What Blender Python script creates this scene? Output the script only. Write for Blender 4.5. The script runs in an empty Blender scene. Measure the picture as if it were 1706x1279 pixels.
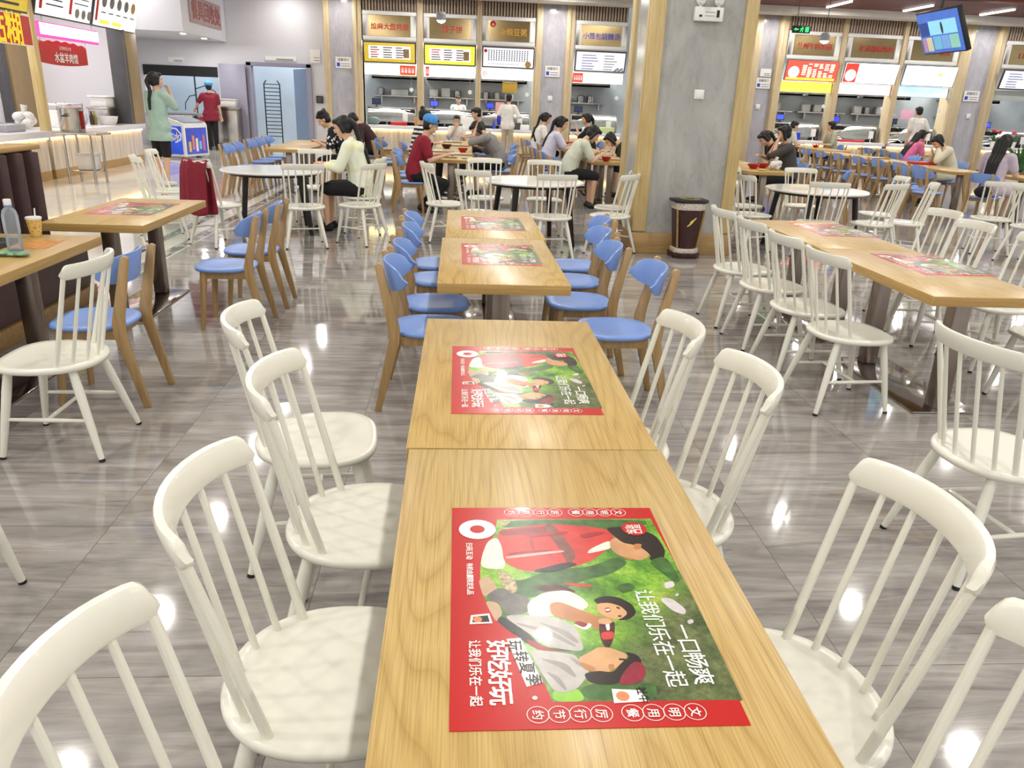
import bpy, bmesh, math, random
from math import sin, cos, pi, radians as rad, sqrt
from mathutils import Vector as V, Matrix, Euler

random.seed(7)
S = bpy.context.scene
COL = S.collection

# ------------------------------------------------------------------ camera
cd = bpy.data.cameras.new('camera'); cd.sensor_width = 36; cd.lens = 1286.4 / 1706 * 36
cd.clip_start = .05; cd.clip_end = 200
cam = bpy.data.objects.new('camera', cd); COL.objects.link(cam)
RT = V((.99714862, -.06566545, .03718433)); UP = V((-.01217803, .34626609, .9380573)); FW = V((.07447363, .93583537, -.34447908))
cam.matrix_world = Matrix(((RT.x, UP.x, -FW.x, 0), (RT.y, UP.y, -FW.y, 0), (RT.z, UP.z, -FW.z, 1.65), (0, 0, 0, 1)))
S.camera = cam

# ------------------------------------------------------------------ world, exposure, hall lamps
w = bpy.data.worlds.new('world'); S.world = w; w.use_nodes = True
bg = w.node_tree.nodes['Background']; bg.inputs[0].default_value = (.95, .97, 1, 1); bg.inputs[1].default_value = .8
S.view_settings.view_transform = 'Standard'; S.view_settings.look = 'None'
S.view_settings.gamma = 1; S.view_settings.exposure = .13
try:
    S.view_settings.use_curve_mapping = False
    S.cycles.max_bounces = 7; S.cycles.diffuse_bounces = 3; S.cycles.glossy_bounces = 4; S.cycles.transmission_bounces = 6
    S.cycles.transparent_max_bounces = 12; S.cycles.caustics_reflective = False; S.cycles.caustics_refractive = False
    S.cycles.sample_clamp_indirect = 6; S.cycles.use_denoising = True; S.cycles.use_adaptive_sampling = True
except Exception:
    pass

def area(name, loc, size, power, col=(1, .97, .92), shape='DISK', size_y=None, rot=(0, 0, 0)):
    l = bpy.data.lights.new(name, 'AREA'); l.shape = shape; l.size = size
    if size_y: l.size_y = size_y
    l.energy = power; l.color = col
    o = bpy.data.objects.new(name, l); COL.objects.link(o); o.location = loc; o.rotation_euler = rot
    return o

for lx in (-8, -3.6, .85, 5.3, 9.7, 14):          # rows of recessed downlights in the hall ceiling
    for k in range(11):
        area('ceiling_downlight', (lx, -3.8 + 2.42 * k, 4.5), .16, 34)

# ------------------------------------------------------------------ materials
def lin(c):
    if isinstance(c, str):
        c = c.lstrip('#'); c = [int(c[i:i + 2], 16) / 255 for i in (0, 2, 4)]
        return tuple(x / 12.92 if x <= .04045 else ((x + .055) / 1.055) ** 2.4 for x in c)
    return tuple(c)

class N:
    def __init__(s, name):
        s.m = bpy.data.materials.new(name); s.m.use_nodes = True; s.t = s.m.node_tree
        s.b = s.t.nodes['Principled BSDF']
    def n(s, typ, **kw):
        n = s.t.nodes.new('ShaderNode' + typ)
        for k, v in kw.items():
            if k in n.inputs: n.inputs[k].default_value = v
            else: setattr(n, k, v)
        return n
    def l(s, a, b): s.t.links.new(a, b)
    def p(s, **kw):
        for k, v in kw.items(): s.b.inputs[k.replace('_', ' ')].default_value = v
    def coord(s, kind='Object', scale=(1, 1, 1), rot=(0, 0, 0)):
        c = s.n('TexCoord'); mp = s.n('Mapping'); s.l(c.outputs[kind], mp.inputs[0])
        mp.inputs['Scale'].default_value = scale; mp.inputs['Rotation'].default_value = rot
        return mp.outputs[0]
    def noise(s, vec, scale, detail=3, rough=.5, dist=0):
        n = s.n('TexNoise'); n.inputs['Scale'].default_value = scale; n.inputs['Detail'].default_value = detail
        n.inputs['Roughness'].default_value = rough; n.inputs['Distortion'].default_value = dist
        s.l(vec, n.inputs['Vector']); return n.outputs[0]
    def ramp(s, fac, stops):
        r = s.n('ValToRGB'); e = r.color_ramp.elements
        while len(e) < len(stops): e.new(.5)
        for q, (pos, c) in zip(e, stops): q.position = pos; q.color = (*lin(c), 1)
        s.l(fac, r.inputs[0]); return r.outputs[0]
    def mix(s, fac, a, b, mode='MIX'):
        m = s.n('Mix', data_type='RGBA', blend_type=mode)
        for x, i in ((fac, 0), (a, 6), (b, 7)):
            if hasattr(x, 'is_linked'): s.l(x, m.inputs[i])
            elif i == 0: m.inputs[0].default_value = x
            else: m.inputs[i].default_value = (*lin(x), 1)
        return m.outputs[2]
    def math(s, op, a, b=0):
        m = s.n('Math', operation=op)
        for x, i in ((a, 0), (b, 1)):
            if hasattr(x, 'is_linked'): s.l(x, m.inputs[i])
            else: m.inputs[i].default_value = x
        return m.outputs[0]
    def col(s, c): s.l(c, s.b.inputs['Base Color'])
    def bump(s, h, strength=.1, dist=.002):
        b = s.n('Bump'); b.inputs['Strength'].default_value = strength; b.inputs['Distance'].default_value = dist
        s.l(h, b.inputs['Height']); s.l(b.outputs[0], s.b.inputs['Normal'])

_pm = {}
def pm(name, c, rough=.5, metal=0., var=.05, scale=6., emit=0., trans=0., coat=0., bump=0., ior=1.45, stretch=(1, 1, 1)):
    if name in _pm: return _pm[name]
    k = N(name); l = lin(c)
    f = k.noise(k.coord(scale=stretch), scale, 3)
    r = k.n('ValToRGB'); e = r.color_ramp.elements
    e[0].position = .3; e[1].position = .7
    e[0].color = (*[x * (1 - var) for x in l], 1); e[1].color = (*[min(1, x * (1 + var)) for x in l], 1)
    k.l(f, r.inputs[0]); k.col(r.outputs[0])
    k.p(Roughness=rough, Metallic=metal, Coat_Weight=coat, IOR=ior)
    if trans: k.p(Transmission_Weight=trans)
    if emit:
        k.l(r.outputs[0], k.b.inputs['Emission Color']); k.p(Emission_Strength=emit)
    if bump: k.bump(f, bump)
    _pm[name] = k.m
    return k.m

def mk_oak():
    k = N('oak_laminate')
    tc = k.n('TexCoord'); oi = k.n('ObjectInfo'); ad = k.n('VectorMath', operation='MULTIPLY_ADD')
    cb = k.n('CombineXYZ'); k.l(oi.outputs['Random'], cb.inputs[0]); k.l(oi.outputs['Random'], cb.inputs[1])
    k.l(cb.outputs[0], ad.inputs[0]); ad.inputs[1].default_value = (17, 31, 0); k.l(tc.outputs['Object'], ad.inputs[2])
    def mp(sc):
        m = k.n('Mapping'); m.inputs['Scale'].default_value = sc; k.l(ad.outputs[0], m.inputs[0]); return m.outputs[0]
    big = k.noise(mp((5.2, .55, 5)), 1.0, 1.0, .35, .15)
    rings = k.math('FRACT', k.math('MULTIPLY', big, 17.0))
    rc = k.ramp(rings, [(0, '#bb9d5d'), (.2, '#c8ab6a'), (.62, '#cdb172'), (.93, '#c3a563'), (1, '#b5985a')])
    fib = k.noise(mp((300, 4, 40)), 1.0, 2.0, .6)
    fc = k.ramp(fib, [(.32, '#a98a58'), (.56, '#ffffff')])
    c = k.mix(.42, rc, fc, 'MULTIPLY')
    tone = k.ramp(k.noise(mp((2, .7, 2)), 1.3, 2), [(.3, '#f2dcae'), (.7, '#ffffff')])
    k.col(k.mix(.5, c, tone, 'MULTIPLY')); k.p(Roughness=.36, Coat_Weight=.12, Coat_Roughness=.2)
    k.bump(fib, .08, .001)
    return k.m
def mk_wood(name, a, b, rough=.4, axis=2):
    k = N(name); sc = [22., 22., 22.] if axis >= 0 else [1.4, 1.4, 70.]; sc[axis if axis >= 0 else 0] = 1.6
    f = k.noise(k.coord(scale=sc), 1.6, 3, .6, .4)
    k.col(k.ramp(f, [(.3, a), (.7, b)])); k.p(Roughness=rough); k.bump(f, .05); return k.m
def mk_floor():
    k = N('marble_tile'); v = k.coord()
    br = k.n('TexBrick', offset=0., squash=1.)
    br.inputs['Scale'].default_value = 1; br.inputs['Brick Width'].default_value = .8733; br.inputs['Row Height'].default_value = .87
    br.inputs['Mortar Size'].default_value = .0016; br.inputs['Mortar Smooth'].default_value = .3; br.inputs['Bias'].default_value = 0
    br.inputs['Color1'].default_value = (0, 0, 0, 1); br.inputs['Color2'].default_value = (1, 1, 1, 1)
    mo = k.n('Mapping'); mo.inputs['Location'].default_value = (1.36, -1.92 + .87 * 20, 0); k.l(v, mo.inputs[0]); k.l(mo.outputs[0], br.inputs['Vector'])
    # tile-by-tile shift of the veins
    sh = k.n('VectorMath', operation='MULTIPLY_ADD'); k.l(br.outputs['Color'], sh.inputs[0]); sh.inputs[1].default_value = (9, 23, 3); k.l(v, sh.inputs[2])
    def mp(sc, r=0.):
        m = k.n('Mapping'); m.inputs['Scale'].default_value = sc; m.inputs['Rotation'].default_value = (0, 0, r); k.l(sh.outputs[0], m.inputs[0]); return m.outputs[0]
    a = k.noise(mp((.9, 7.5, 1), .04), 1.6, 6, .62, .9)
    b = k.noise(mp((1.2, 3, 1), -.05), 1.1, 4, .55, .5)
    vein = k.noise(mp((1.4, 22, 1), .06), 1.2, 5, .7, 1.2)
    c = k.ramp(a, [(.28, '#807c79'), (.45, '#9f9a96'), (.6, '#b3aea9'), (.78, '#c6c2bd')])
    c = k.mix(.45, c, k.ramp(b, [(.3, '#a9a29a'), (.7, '#ffffff')]), 'MULTIPLY')
    c = k.mix(.5, c, k.ramp(vein, [(.28, '#8d857d'), (.42, '#ffffff')]), 'MULTIPLY')
    # pale cream aisle beyond the inlaid border, border strip of light and dark stone
    sx = k.n('SeparateXYZ'); k.l(v, sx.inputs[0]); x = sx.outputs[0]
    cream = k.ramp(k.noise(mp((.5, .9, 1)), 1.2, 4), [(.3, '#d9d2c6'), (.7, '#ebe7df')])
    c = k.mix(k.math('LESS_THAN', x, -2.95), c, cream)
    band = k.math('MULTIPLY', k.math('LESS_THAN', x, -2.97), k.math('GREATER_THAN', x, -3.1))
    band2 = k.math('MULTIPLY', k.math('LESS_THAN', x, -3.3), k.math('GREATER_THAN', x, -3.43))
    dk = k.ramp(k.noise(mp((5, 2.2, 1)), 2.0, 2), [(.42, '#3e3c3e'), (.58, '#b3aeaa')])
    c = k.mix(k.math('MAXIMUM', band, band2), c, dk)
    c = k.mix(k.math('MULTIPLY', br.outputs['Fac'], .75), c, '#4a4642')
    k.col(c); k.p(Roughness=.09, IOR=1.5, Coat_Weight=.25, Coat_Roughness=.05)
    rr = k.n('MapRange'); rr.inputs[3].default_value = .035; rr.inputs[4].default_value = .1; k.l(b, rr.inputs[0]); k.l(rr.outputs[0], k.b.inputs['Roughness'])
    return k.m
def mk_marble(name, a, b, c3, scale=1.4, rough=.16):
    k = N(name); v = k.coord(scale=(1.5, 1.5, .6), rot=(0, .5, .4))
    f = k.noise(v, scale * 1.6, 6, .6, 1.1); g = k.noise(v, scale * 4, 5, .65, 2.)
    c = k.ramp(f, [(.3, a), (.5, b), (.72, c3)])
    k.col(k.mix(.22, c, k.ramp(g, [(.36, '#c4c1be'), (.5, '#ffffff')]), 'MULTIPLY')); k.p(Roughness=rough); return k.m
def mk_foliage_print():
    k = N('printed_foliage'); v = k.coord()
    a = k.noise(v, 9, 4, .6, .4); b = k.noise(v, 75, 5, .75, .8)
    c = k.ramp(a, [(.32, '#3f6d2c'), (.45, '#6fa538'), (.56, '#93c444'), (.7, '#bfd85c')])
    sx = k.n('SeparateXYZ'); k.l(v, sx.inputs[0]); n2 = k.noise(v, 14, 3, .6)
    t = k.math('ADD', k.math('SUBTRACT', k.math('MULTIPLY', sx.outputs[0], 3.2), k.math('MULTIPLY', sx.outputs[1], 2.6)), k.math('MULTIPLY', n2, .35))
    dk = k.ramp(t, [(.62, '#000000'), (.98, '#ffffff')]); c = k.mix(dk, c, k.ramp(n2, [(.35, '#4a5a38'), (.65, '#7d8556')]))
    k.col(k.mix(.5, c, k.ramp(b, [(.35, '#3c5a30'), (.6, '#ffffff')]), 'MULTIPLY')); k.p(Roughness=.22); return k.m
def mk_cutglass():
    k = N('clear_glass'); k.p(Base_Color=(.97, .99, .98, 1), Roughness=.02, IOR=1.2, Transmission_Weight=1.); return k.m
def mk_spot_cloth():
    k = N('spotted_cloth'); vo = k.n('TexVoronoi', feature='F1'); vo.inputs['Scale'].default_value = 17
    k.l(k.coord(), vo.inputs['Vector']); f = k.math('LESS_THAN', vo.outputs['Distance'], .33)
    k.col(k.mix(f, '#15161d', '#e9e6de')); k.p(Roughness=.85); return k.m
def mk_stripe_cloth():
    k = N('striped_cloth'); sx = k.n('SeparateXYZ'); k.l(k.coord(), sx.inputs[0])
    f = k.math('GREATER_THAN', k.math('FRACT', k.math('MULTIPLY', sx.outputs[2], 13.)), .5)
    k.col(k.mix(f, '#17171c', '#eceae6')); k.p(Roughness=.85); return k.m
def mk_tiedye():
    k = N('tiedye_cloth'); f = k.noise(k.coord(), 4.5, 3, .5, .6)
    k.col(k.ramp(f, [(.3, '#dfe9cf'), (.5, '#eef0e0'), (.62, '#f0eec0'), (.75, '#dfe9c0')])); k.p(Roughness=.9); return k.m
def mk_counter_front():
    k = N('fluted_onyx'); f = k.noise(k.coord(scale=(14, 14, .7)), 1.5, 4, .6)
    k.col(k.ramp(f, [(.3, '#b0a394'), (.5, '#cfc4b6'), (.7, '#e5dccf')])); k.p(Roughness=.25); return k.m

OAK = mk_oak(); FLOOR = mk_floor(); GLASS = mk_cutglass()
OAKEDGE = mk_wood('oak_edge', '#a9844a', '#c4a062', .4, -1)
BEECH = mk_wood('beech', '#9c7d4f', '#b8976a', .38)
GOLDWOOD = mk_wood('gold_maple', '#c2a76c', '#d6bf8c', .35)
PLINTH = mk_wood('plinth_oak', '#9c7c50', '#b5945f', .4, 0)
SLAT = mk_wood('louver_wood', '#b09a86', '#c8b5a1', .5)
GOLDPALE = mk_wood('pale_gold_trim', '#c3ae88', '#d8c6a2', .35)
REDSLAT = mk_wood('red_ceiling_slat', '#6d3f37', '#86544a', .5, 0)
CEIL = pm('ceiling_white', '#e9e7e3', .8, var=.02)
WHITEWALL = pm('white_wall_paint', '#dddce2', .6, var=.015, scale=1.2)
MARBLE = mk_marble('grey_marble', '#a2a19c', '#aeada8', '#bab8b2')
MARBLE2 = mk_marble('lilac_grey_marble', '#a8a5ae', '#b5b3bb', '#c3c1c7')
CREAM = pm('cream_lacquer', '#e9e7d9', .24, var=.012, scale=5, coat=.35)
BLUE = pm('blue_plastic', '#7e9edd', .3, var=.03, scale=4)
STEEL = pm('brushed_steel', '#c3c0bc', .25, 1., var=.08, scale=3, stretch=(30, 30, 2))
DSTEEL = pm('table_post_steel', '#94877c', .26, .85, var=.06, scale=3, stretch=(20, 20, 1))
PLATE = pm('polished_base_steel', '#a9a3a0', .12, 1., var=.05)
BLACK = pm('black_plastic', '#1d1c1e', .4, var=.1)
BLACKMETAL = pm('black_table_metal', '#201e1f', .4, .2, var=.1)
WHITE = pm('white_plastic', '#f1f0ec', .35, var=.015)
WHITETOP = pm('white_tabletop', '#e9e8e2', .12, var=.02, scale=2)
QUARTZ = pm('white_quartz_worktop', '#e7e3e4', .2, var=.03, scale=30)
BROWNL = pm('brown_leather', '#54403f', .42, var=.1, scale=14, bump=.06)
RED = pm('glossy_red', '#c32a24', .3, var=.05)
CLOTHRED = pm('wine_cloth', '#7d1c2c', .85, var=.1, scale=16, bump=.05)
GREYDOOR = pm('grey_door_paint', '#9390a2', .45, var=.03)
DGREY = pm('dark_grey', '#4b4a4d', .5, var=.08)
GREY = pm('mid_grey', '#8d8e90', .45, var=.05)
BLUEGREY = pm('kitchen_blue_grey', '#b3bfca', .4, var=.06, scale=1.5)
KITCH = pm('kitchen_tile_grey', '#c3c9c9', .3, var=.08, scale=2)
BRASS = pm('mirror_bronze', '#a9946c', .16, 1., var=.05)
OCHRE = pm('ochre_post', '#a08a62', .4, .3, var=.05)

# ------------------------------------------------------------------ mesh builder
_txt = {}
def text_mesh(s):
    if s in _txt: return _txt[s]
    c = bpy.data.curves.new('lettering', 'FONT'); c.body = s; c.size = 1; c.resolution_u = 2
    o = bpy.data.objects.new('lettering', c); COL.objects.link(o)
    me = bpy.data.meshes.new_from_object(o.evaluated_get(bpy.context.evaluated_depsgraph_get()))
    vs = [tuple(v.co) for v in me.vertices]; fs = [tuple(p.vertices) for p in me.polygons]
    bpy.data.objects.remove(o); bpy.data.curves.remove(c); bpy.data.meshes.remove(me)
    _txt[s] = (vs, fs); return _txt[s]

class MB:
    def __init__(s): s.v = []; s.f = []; s.mi = []; s.mats = []
    def m(s, mat):
        if mat not in s.mats: s.mats.append(mat)
        return s.mats.index(mat)
    def add(s, vs, fs, mat, M=None):
        b = len(s.v); s.v += [tuple(M @ V(q)) for q in vs] if M else [tuple(q) for q in vs]
        i = s.m(mat); s.f += [tuple(b + j for j in f) for f in fs]; s.mi += [i] * len(fs); return s
    def box(s, x0, x1, y0, y1, z0, z1, mat, M=None):
        vs = [(x, y, z) for z in (z0, z1) for y in (y0, y1) for x in (x0, x1)]
        return s.add(vs, [(0, 2, 3, 1), (4, 5, 7, 6), (0, 1, 5, 4), (2, 6, 7, 3), (0, 4, 6, 2), (1, 3, 7, 5)], mat, M)
    def ring(s, rings, mat, caps=True, closed=False, M=None):
        n = len(rings[0]); vs = [q for r in rings for q in r]; fs = []
        k = len(rings)
        for i in range(k if closed else k - 1):
            a, b = i * n, (i + 1) % k * n
            for j in range(n): fs.append((a + j, a + (j + 1) % n, b + (j + 1) % n, b + j))
        if caps and not closed: fs.append(tuple(range(n))[::-1]); fs.append(tuple((k - 1) * n + j for j in range(n)))
        return s.add(vs, fs, mat, M)
    def tube(s, pts, rads, mat, n=10, M=None, sq=(1, 1)):
        pts = [V(p) for p in pts]
        if not hasattr(rads, '__len__'): rads = [rads] * len(pts)
        rings = []; ref = None
        for i, p in enumerate(pts):
            t = (pts[min(i + 1, len(pts) - 1)] - pts[max(i - 1, 0)]).normalized()
            if ref is None: ref = V((0, 0, 1)) if abs(t.z) < .9 else V((1, 0, 0))
            a = (ref - t * ref.dot(t)).normalized(); b = t.cross(a); ref = a
            rings.append([tuple(p + (a * cos(2 * pi * j / n) * sq[0] + b * sin(2 * pi * j / n) * sq[1]) * rads[i]) for j in range(n)])
        return s.ring(rings, mat, M=M)
    def lathe(s, prof, mat, n=24, c=(0, 0, 0), M=None, caps=True):
        return s.ring([[(c[0] + r * cos(2 * pi * j / n), c[1] + r * sin(2 * pi * j / n), c[2] + z) for j in range(n)] for r, z in prof], mat, caps, M=M)
    def prism(s, poly, z0, z1, mat, M=None):
        n = len(poly)
        return s.add([(x, y, z0) for x, y in poly] + [(x, y, z1) for x, y in poly],
                     [tuple(range(n))[::-1], tuple(range(n, 2 * n))] + [(j, (j + 1) % n, n + (j + 1) % n, n + j) for j in range(n)], mat, M)
    def ell(s, c, r, mat, n=14, m=9, M=None):
        rr = []
        for i in range(m + 1):
            t = -pi / 2 + pi * i / m; q = max(cos(t), .02)
            rr.append([(c[0] + r[0] * q * cos(2 * pi * j / n), c[1] + r[1] * q * sin(2 * pi * j / n), c[2] + r[2] * sin(t)) for j in range(n)])
        return s.ring(rr, mat, M=M)
    def text(s, st, size, org, xd, yd, mat, align=0, bold=0.):
        vs, fs = text_mesh(st); xs = [q[0] for q in vs]; wd = max(xs) + min(xs)
        xd = V(xd).normalized(); yd = V(yd).normalized(); o = V(org)
        offs = [(0, 0)] if not bold else [(0, 0), (bold, 0), (0, bold), (bold, bold)]
        nn = xd.cross(yd)
        for i, (bx, by) in enumerate(offs):
            s.add([tuple(o + xd * ((x - (wd / 2 if align == 0 else 0)) * size + bx * size) + yd * ((y - .38) * size + by * size) + nn * (i * 4e-6)) for x, y, z in vs], fs, mat)
        return s
    def build(s, name, parent=None, loc=None, smooth=35, bevel=0., seg=2, rotz=0.):
        me = bpy.data.meshes.new(name); me.from_pydata(s.v, [], s.f)
        for q in s.mats: me.materials.append(q)
        me.polygons.foreach_set('material_index', s.mi); me.update()
        if bevel:
            bm = bmesh.new(); bm.from_mesh(me); bmesh.ops.remove_doubles(bm, verts=bm.verts, dist=1e-5)
            bmesh.ops.recalc_face_normals(bm, faces=bm.faces)
            ed = [e for e in bm.edges if len(e.link_faces) == 2 and e.calc_face_angle(0) > rad(40)]
            bmesh.ops.bevel(bm, geom=ed, offset=bevel, segments=seg, profile=.5, affect='EDGES', clamp_overlap=True)
            bm.to_mesh(me); bm.free()
        if smooth:
            me.shade_smooth()
            me.set_sharp_from_angle(angle=rad(smooth))
        o = bpy.data.objects.new(name, me); COL.objects.link(o)
        if parent: o.parent = parent
        if loc: o.location = loc
        if rotz: o.rotation_euler.z = rotz
        return o

def tag(o, label=None, cat=None, group=None, kind=None):
    if label: o['label'] = label
    if cat: o['category'] = cat
    if group: o['group'] = group
    if kind: o['kind'] = kind
    return o
def empty(name, loc=(0, 0, 0), rz=0., label=None, cat=None, group=None):
    o = bpy.data.objects.new(name, None); o.empty_display_size = .1; COL.objects.link(o)
    o.location = loc; o.rotation_euler.z = rz
    return tag(o, label, cat, group)
def kids(o): return [c for c in o.children]
def copy_tree(o, parent=None):
    c = o.copy(); COL.objects.link(c)
    if parent: c.parent = parent
    for q in kids(o): copy_tree(q, c)
    return c
def struct(mb, name, **kw): return tag(mb.build(name, **kw), kind='structure')
# ------------------------------------------------------------------ room shell
struct(MB().box(-14, 24, -6, 28, -.1, 0, FLOOR), 'floor', smooth=0)
struct(MB().box(-14, 24, -6, 21, 4.62, 4.8, CEIL), 'ceiling', smooth=0)
mb = MB()
for i in range(28):
    y = 21.02 + i * .0925
    mb.box(-4, 24, y, y + .055, 4.44, 4.56, REDSLAT)
mb.box(-14, 24, 21, 24.7, 4.6, 4.8, pm('ceiling_void', '#5b3d38', .7))
struct(mb, 'ceiling_slatted', smooth=0)
struct(MB().box(-4, 24, 23.6, 24.3, 4.27, 4.45, pm('cove_white', '#e6e2d8', .5)), 'trim_cove_beam', smooth=0)
struct(MB().box(-14, 24, 27.6, 27.8, 0, 4.7, KITCH), 'wall_back', smooth=0)
# door wall with the dish-return opening and the kitchen doorway
mb = MB()
for x0, x1, z0, z1 in [(-11, -9.17, 0, 4.7), (-9.17, -7.05, 2.24, 4.7), (-9.17, -7.05, 0, .93), (-7.05, -6.08, 0, 4.7), (-6.08, -4.45, 2.36, 4.7), (-4.45, -3.86, 0, 4.7)]:
    mb.box(x0, x1, 25, 25.18, z0, z1, WHITEWALL)
struct(mb, 'wall_doorway', smooth=0)
struct(MB().box(-11, -6.714, 21.17, 24.98, 2.93, 4.62, WHITEWALL), 'wall_soffit', smooth=0)
struct(MB().box(-9.9, -9.75, -6, 28, 0, 4.7, WHITEWALL), 'wall_left', smooth=0)
struct(MB().box(-9.7, -7.52, 19.6, 19.8, 0, 4.62, WHITEWALL), 'wall_stall_end', smooth=0)
struct(MB().box(-9.6, -4.2, 27.2, 27.3, 0, 4.6, BLUEGREY), 'wall_corridor', smooth=0)
# door: frame, open leaf folded against the wall, and the second leaf inside
mb = MB().box(-6.2, -6.06, 24.9, 25.2, 0, 2.42, GREYDOOR).box(-4.47, -4.33, 24.9, 25.2, 0, 2.42, GREYDOOR).box(-6.2, -4.33, 24.9, 25.2, 2.32, 2.42, GREYDOOR)
d = struct(mb, 'door_1', bevel=.006)
lf = MB().box(-6.95, -6.2, 24.75, 24.8, .02, 2.34, GREYDOOR).build('door_leaf', d, bevel=.004)
MB().box(-6.9, -6.84, 24.7, 24.75, 1.0, 1.15, STEEL).build('door_handle', lf)
MB().add([(-4.48, 25.2, .02), (-5.05, 26.2, .02), (-5.09, 26.18, .02), (-4.52, 25.18, .02), (-4.48, 25.2, 2.3), (-5.05, 26.2, 2.3), (-5.09, 26.18, 2.3), (-4.52, 25.18, 2.3)],
         [(0, 1, 2, 3), (7, 6, 5, 4), (0, 4, 5, 1), (1, 5, 6, 2), (2, 6, 7, 3), (3, 7, 4, 0)], pm('inner_door_blue', '#77879f', .4)).build('inner_leaf', d, smooth=0)
# pass-through lining: dark shutter box on top, steel rim
mb = MB().box(-9.17, -7.05, 24.96, 25.1, 1.96, 2.24, BLACK)
struct(mb, 'trim_shutter_box', smooth=0)
struct(MB().box(-9.2, -7.0, 24.9, 25.3, .88, .94, STEEL), 'trim_pass_sill', bevel=.004)

# big square pillar with gold wood frames
struct(MB().box(2.09, 3.23, 9.09, 10.03, 0, 4.62, MARBLE), 'pillar_1', smooth=0)
mb = MB()
for x0, x1 in ((2.07, 2.23), (3.11, 3.25)):
    mb.box(x0, x1, 9.06, 9.13, .26, 4.62, GOLDWOOD)
mb.box(2.06, 2.12, 9.13, 9.2, .26, 4.62, GOLDWOOD).box(2.06, 2.12, 9.86, 10.05, .26, 4.62, GOLDWOOD)
struct(mb, 'trim_pillar_frame', bevel=.006)
struct(MB().box(2.05, 3.27, 9.04, 10.07, 0, .24, PLINTH), 'baseboard_pillar', bevel=.008)

# ------------------------------------------------------------------ back wall pillars, louvres, stall fronts
def wall_pillar(n, x0, x1, gold):
    struct(MB().box(x0, x1, 24.62, 25.1, 0, 4.6, MARBLE2), 'pillar_%d' % n, smooth=0)
    for a, b in gold:
        struct(MB().box(a, b, 24.5, 25.0, 0, 4.45, GOLDPALE).box(a + .02, (a + b) / 2 - .01, 24.46, 24.52, 0, 4.45, GOLDPALE), 'trim_%d' % (n * 10 + gold.index((a, b))), bevel=.006)
wall_pillar(2, -3.8, -2.78, [(-3.86, -3.7), (-3.02, -2.78)])
wall_pillar(3, 2.42, 3.16, [(2.24, 2.44), (3.14, 3.38)])
wall_pillar(4, 8.95, 9.55, [(8.7, 8.98), (9.5, 9.76)])
wall_pillar(5, 15.5, 16.36, [(15.15, 15.55), (16.3, 16.56)])

LIGHTBOX_W = pm('backlit_panel_white', '#fffaf2', .4, emit=2.2, var=.02)
def face_panel(name, parent, x0, x1, y, z0, z1, mat, th=.02):
    return MB().box(x0, x1, y, y + th, z0, z1, mat).build(name, parent, smooth=0)
SUBT = [pm('ink_dark', '#4c4a52', .6), pm('ink_red', '#c62a25', .5), pm('ink_gold', '#d8a13a', .5), pm('ink_blue', '#3a48c8', .5), pm('ink_white', '#f6f4ef', .5), pm('ink_green', '#2fae52', .5)]
DK, RD, GD, BL, WH, GN = SUBT
def tilted(y, z, tilt, x):   # local frame: x along wall, z up the panel, top leaning into the hall
    return Matrix.Translation((x, y, z)) @ Matrix.Rotation(tilt, 4, 'X')

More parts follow.
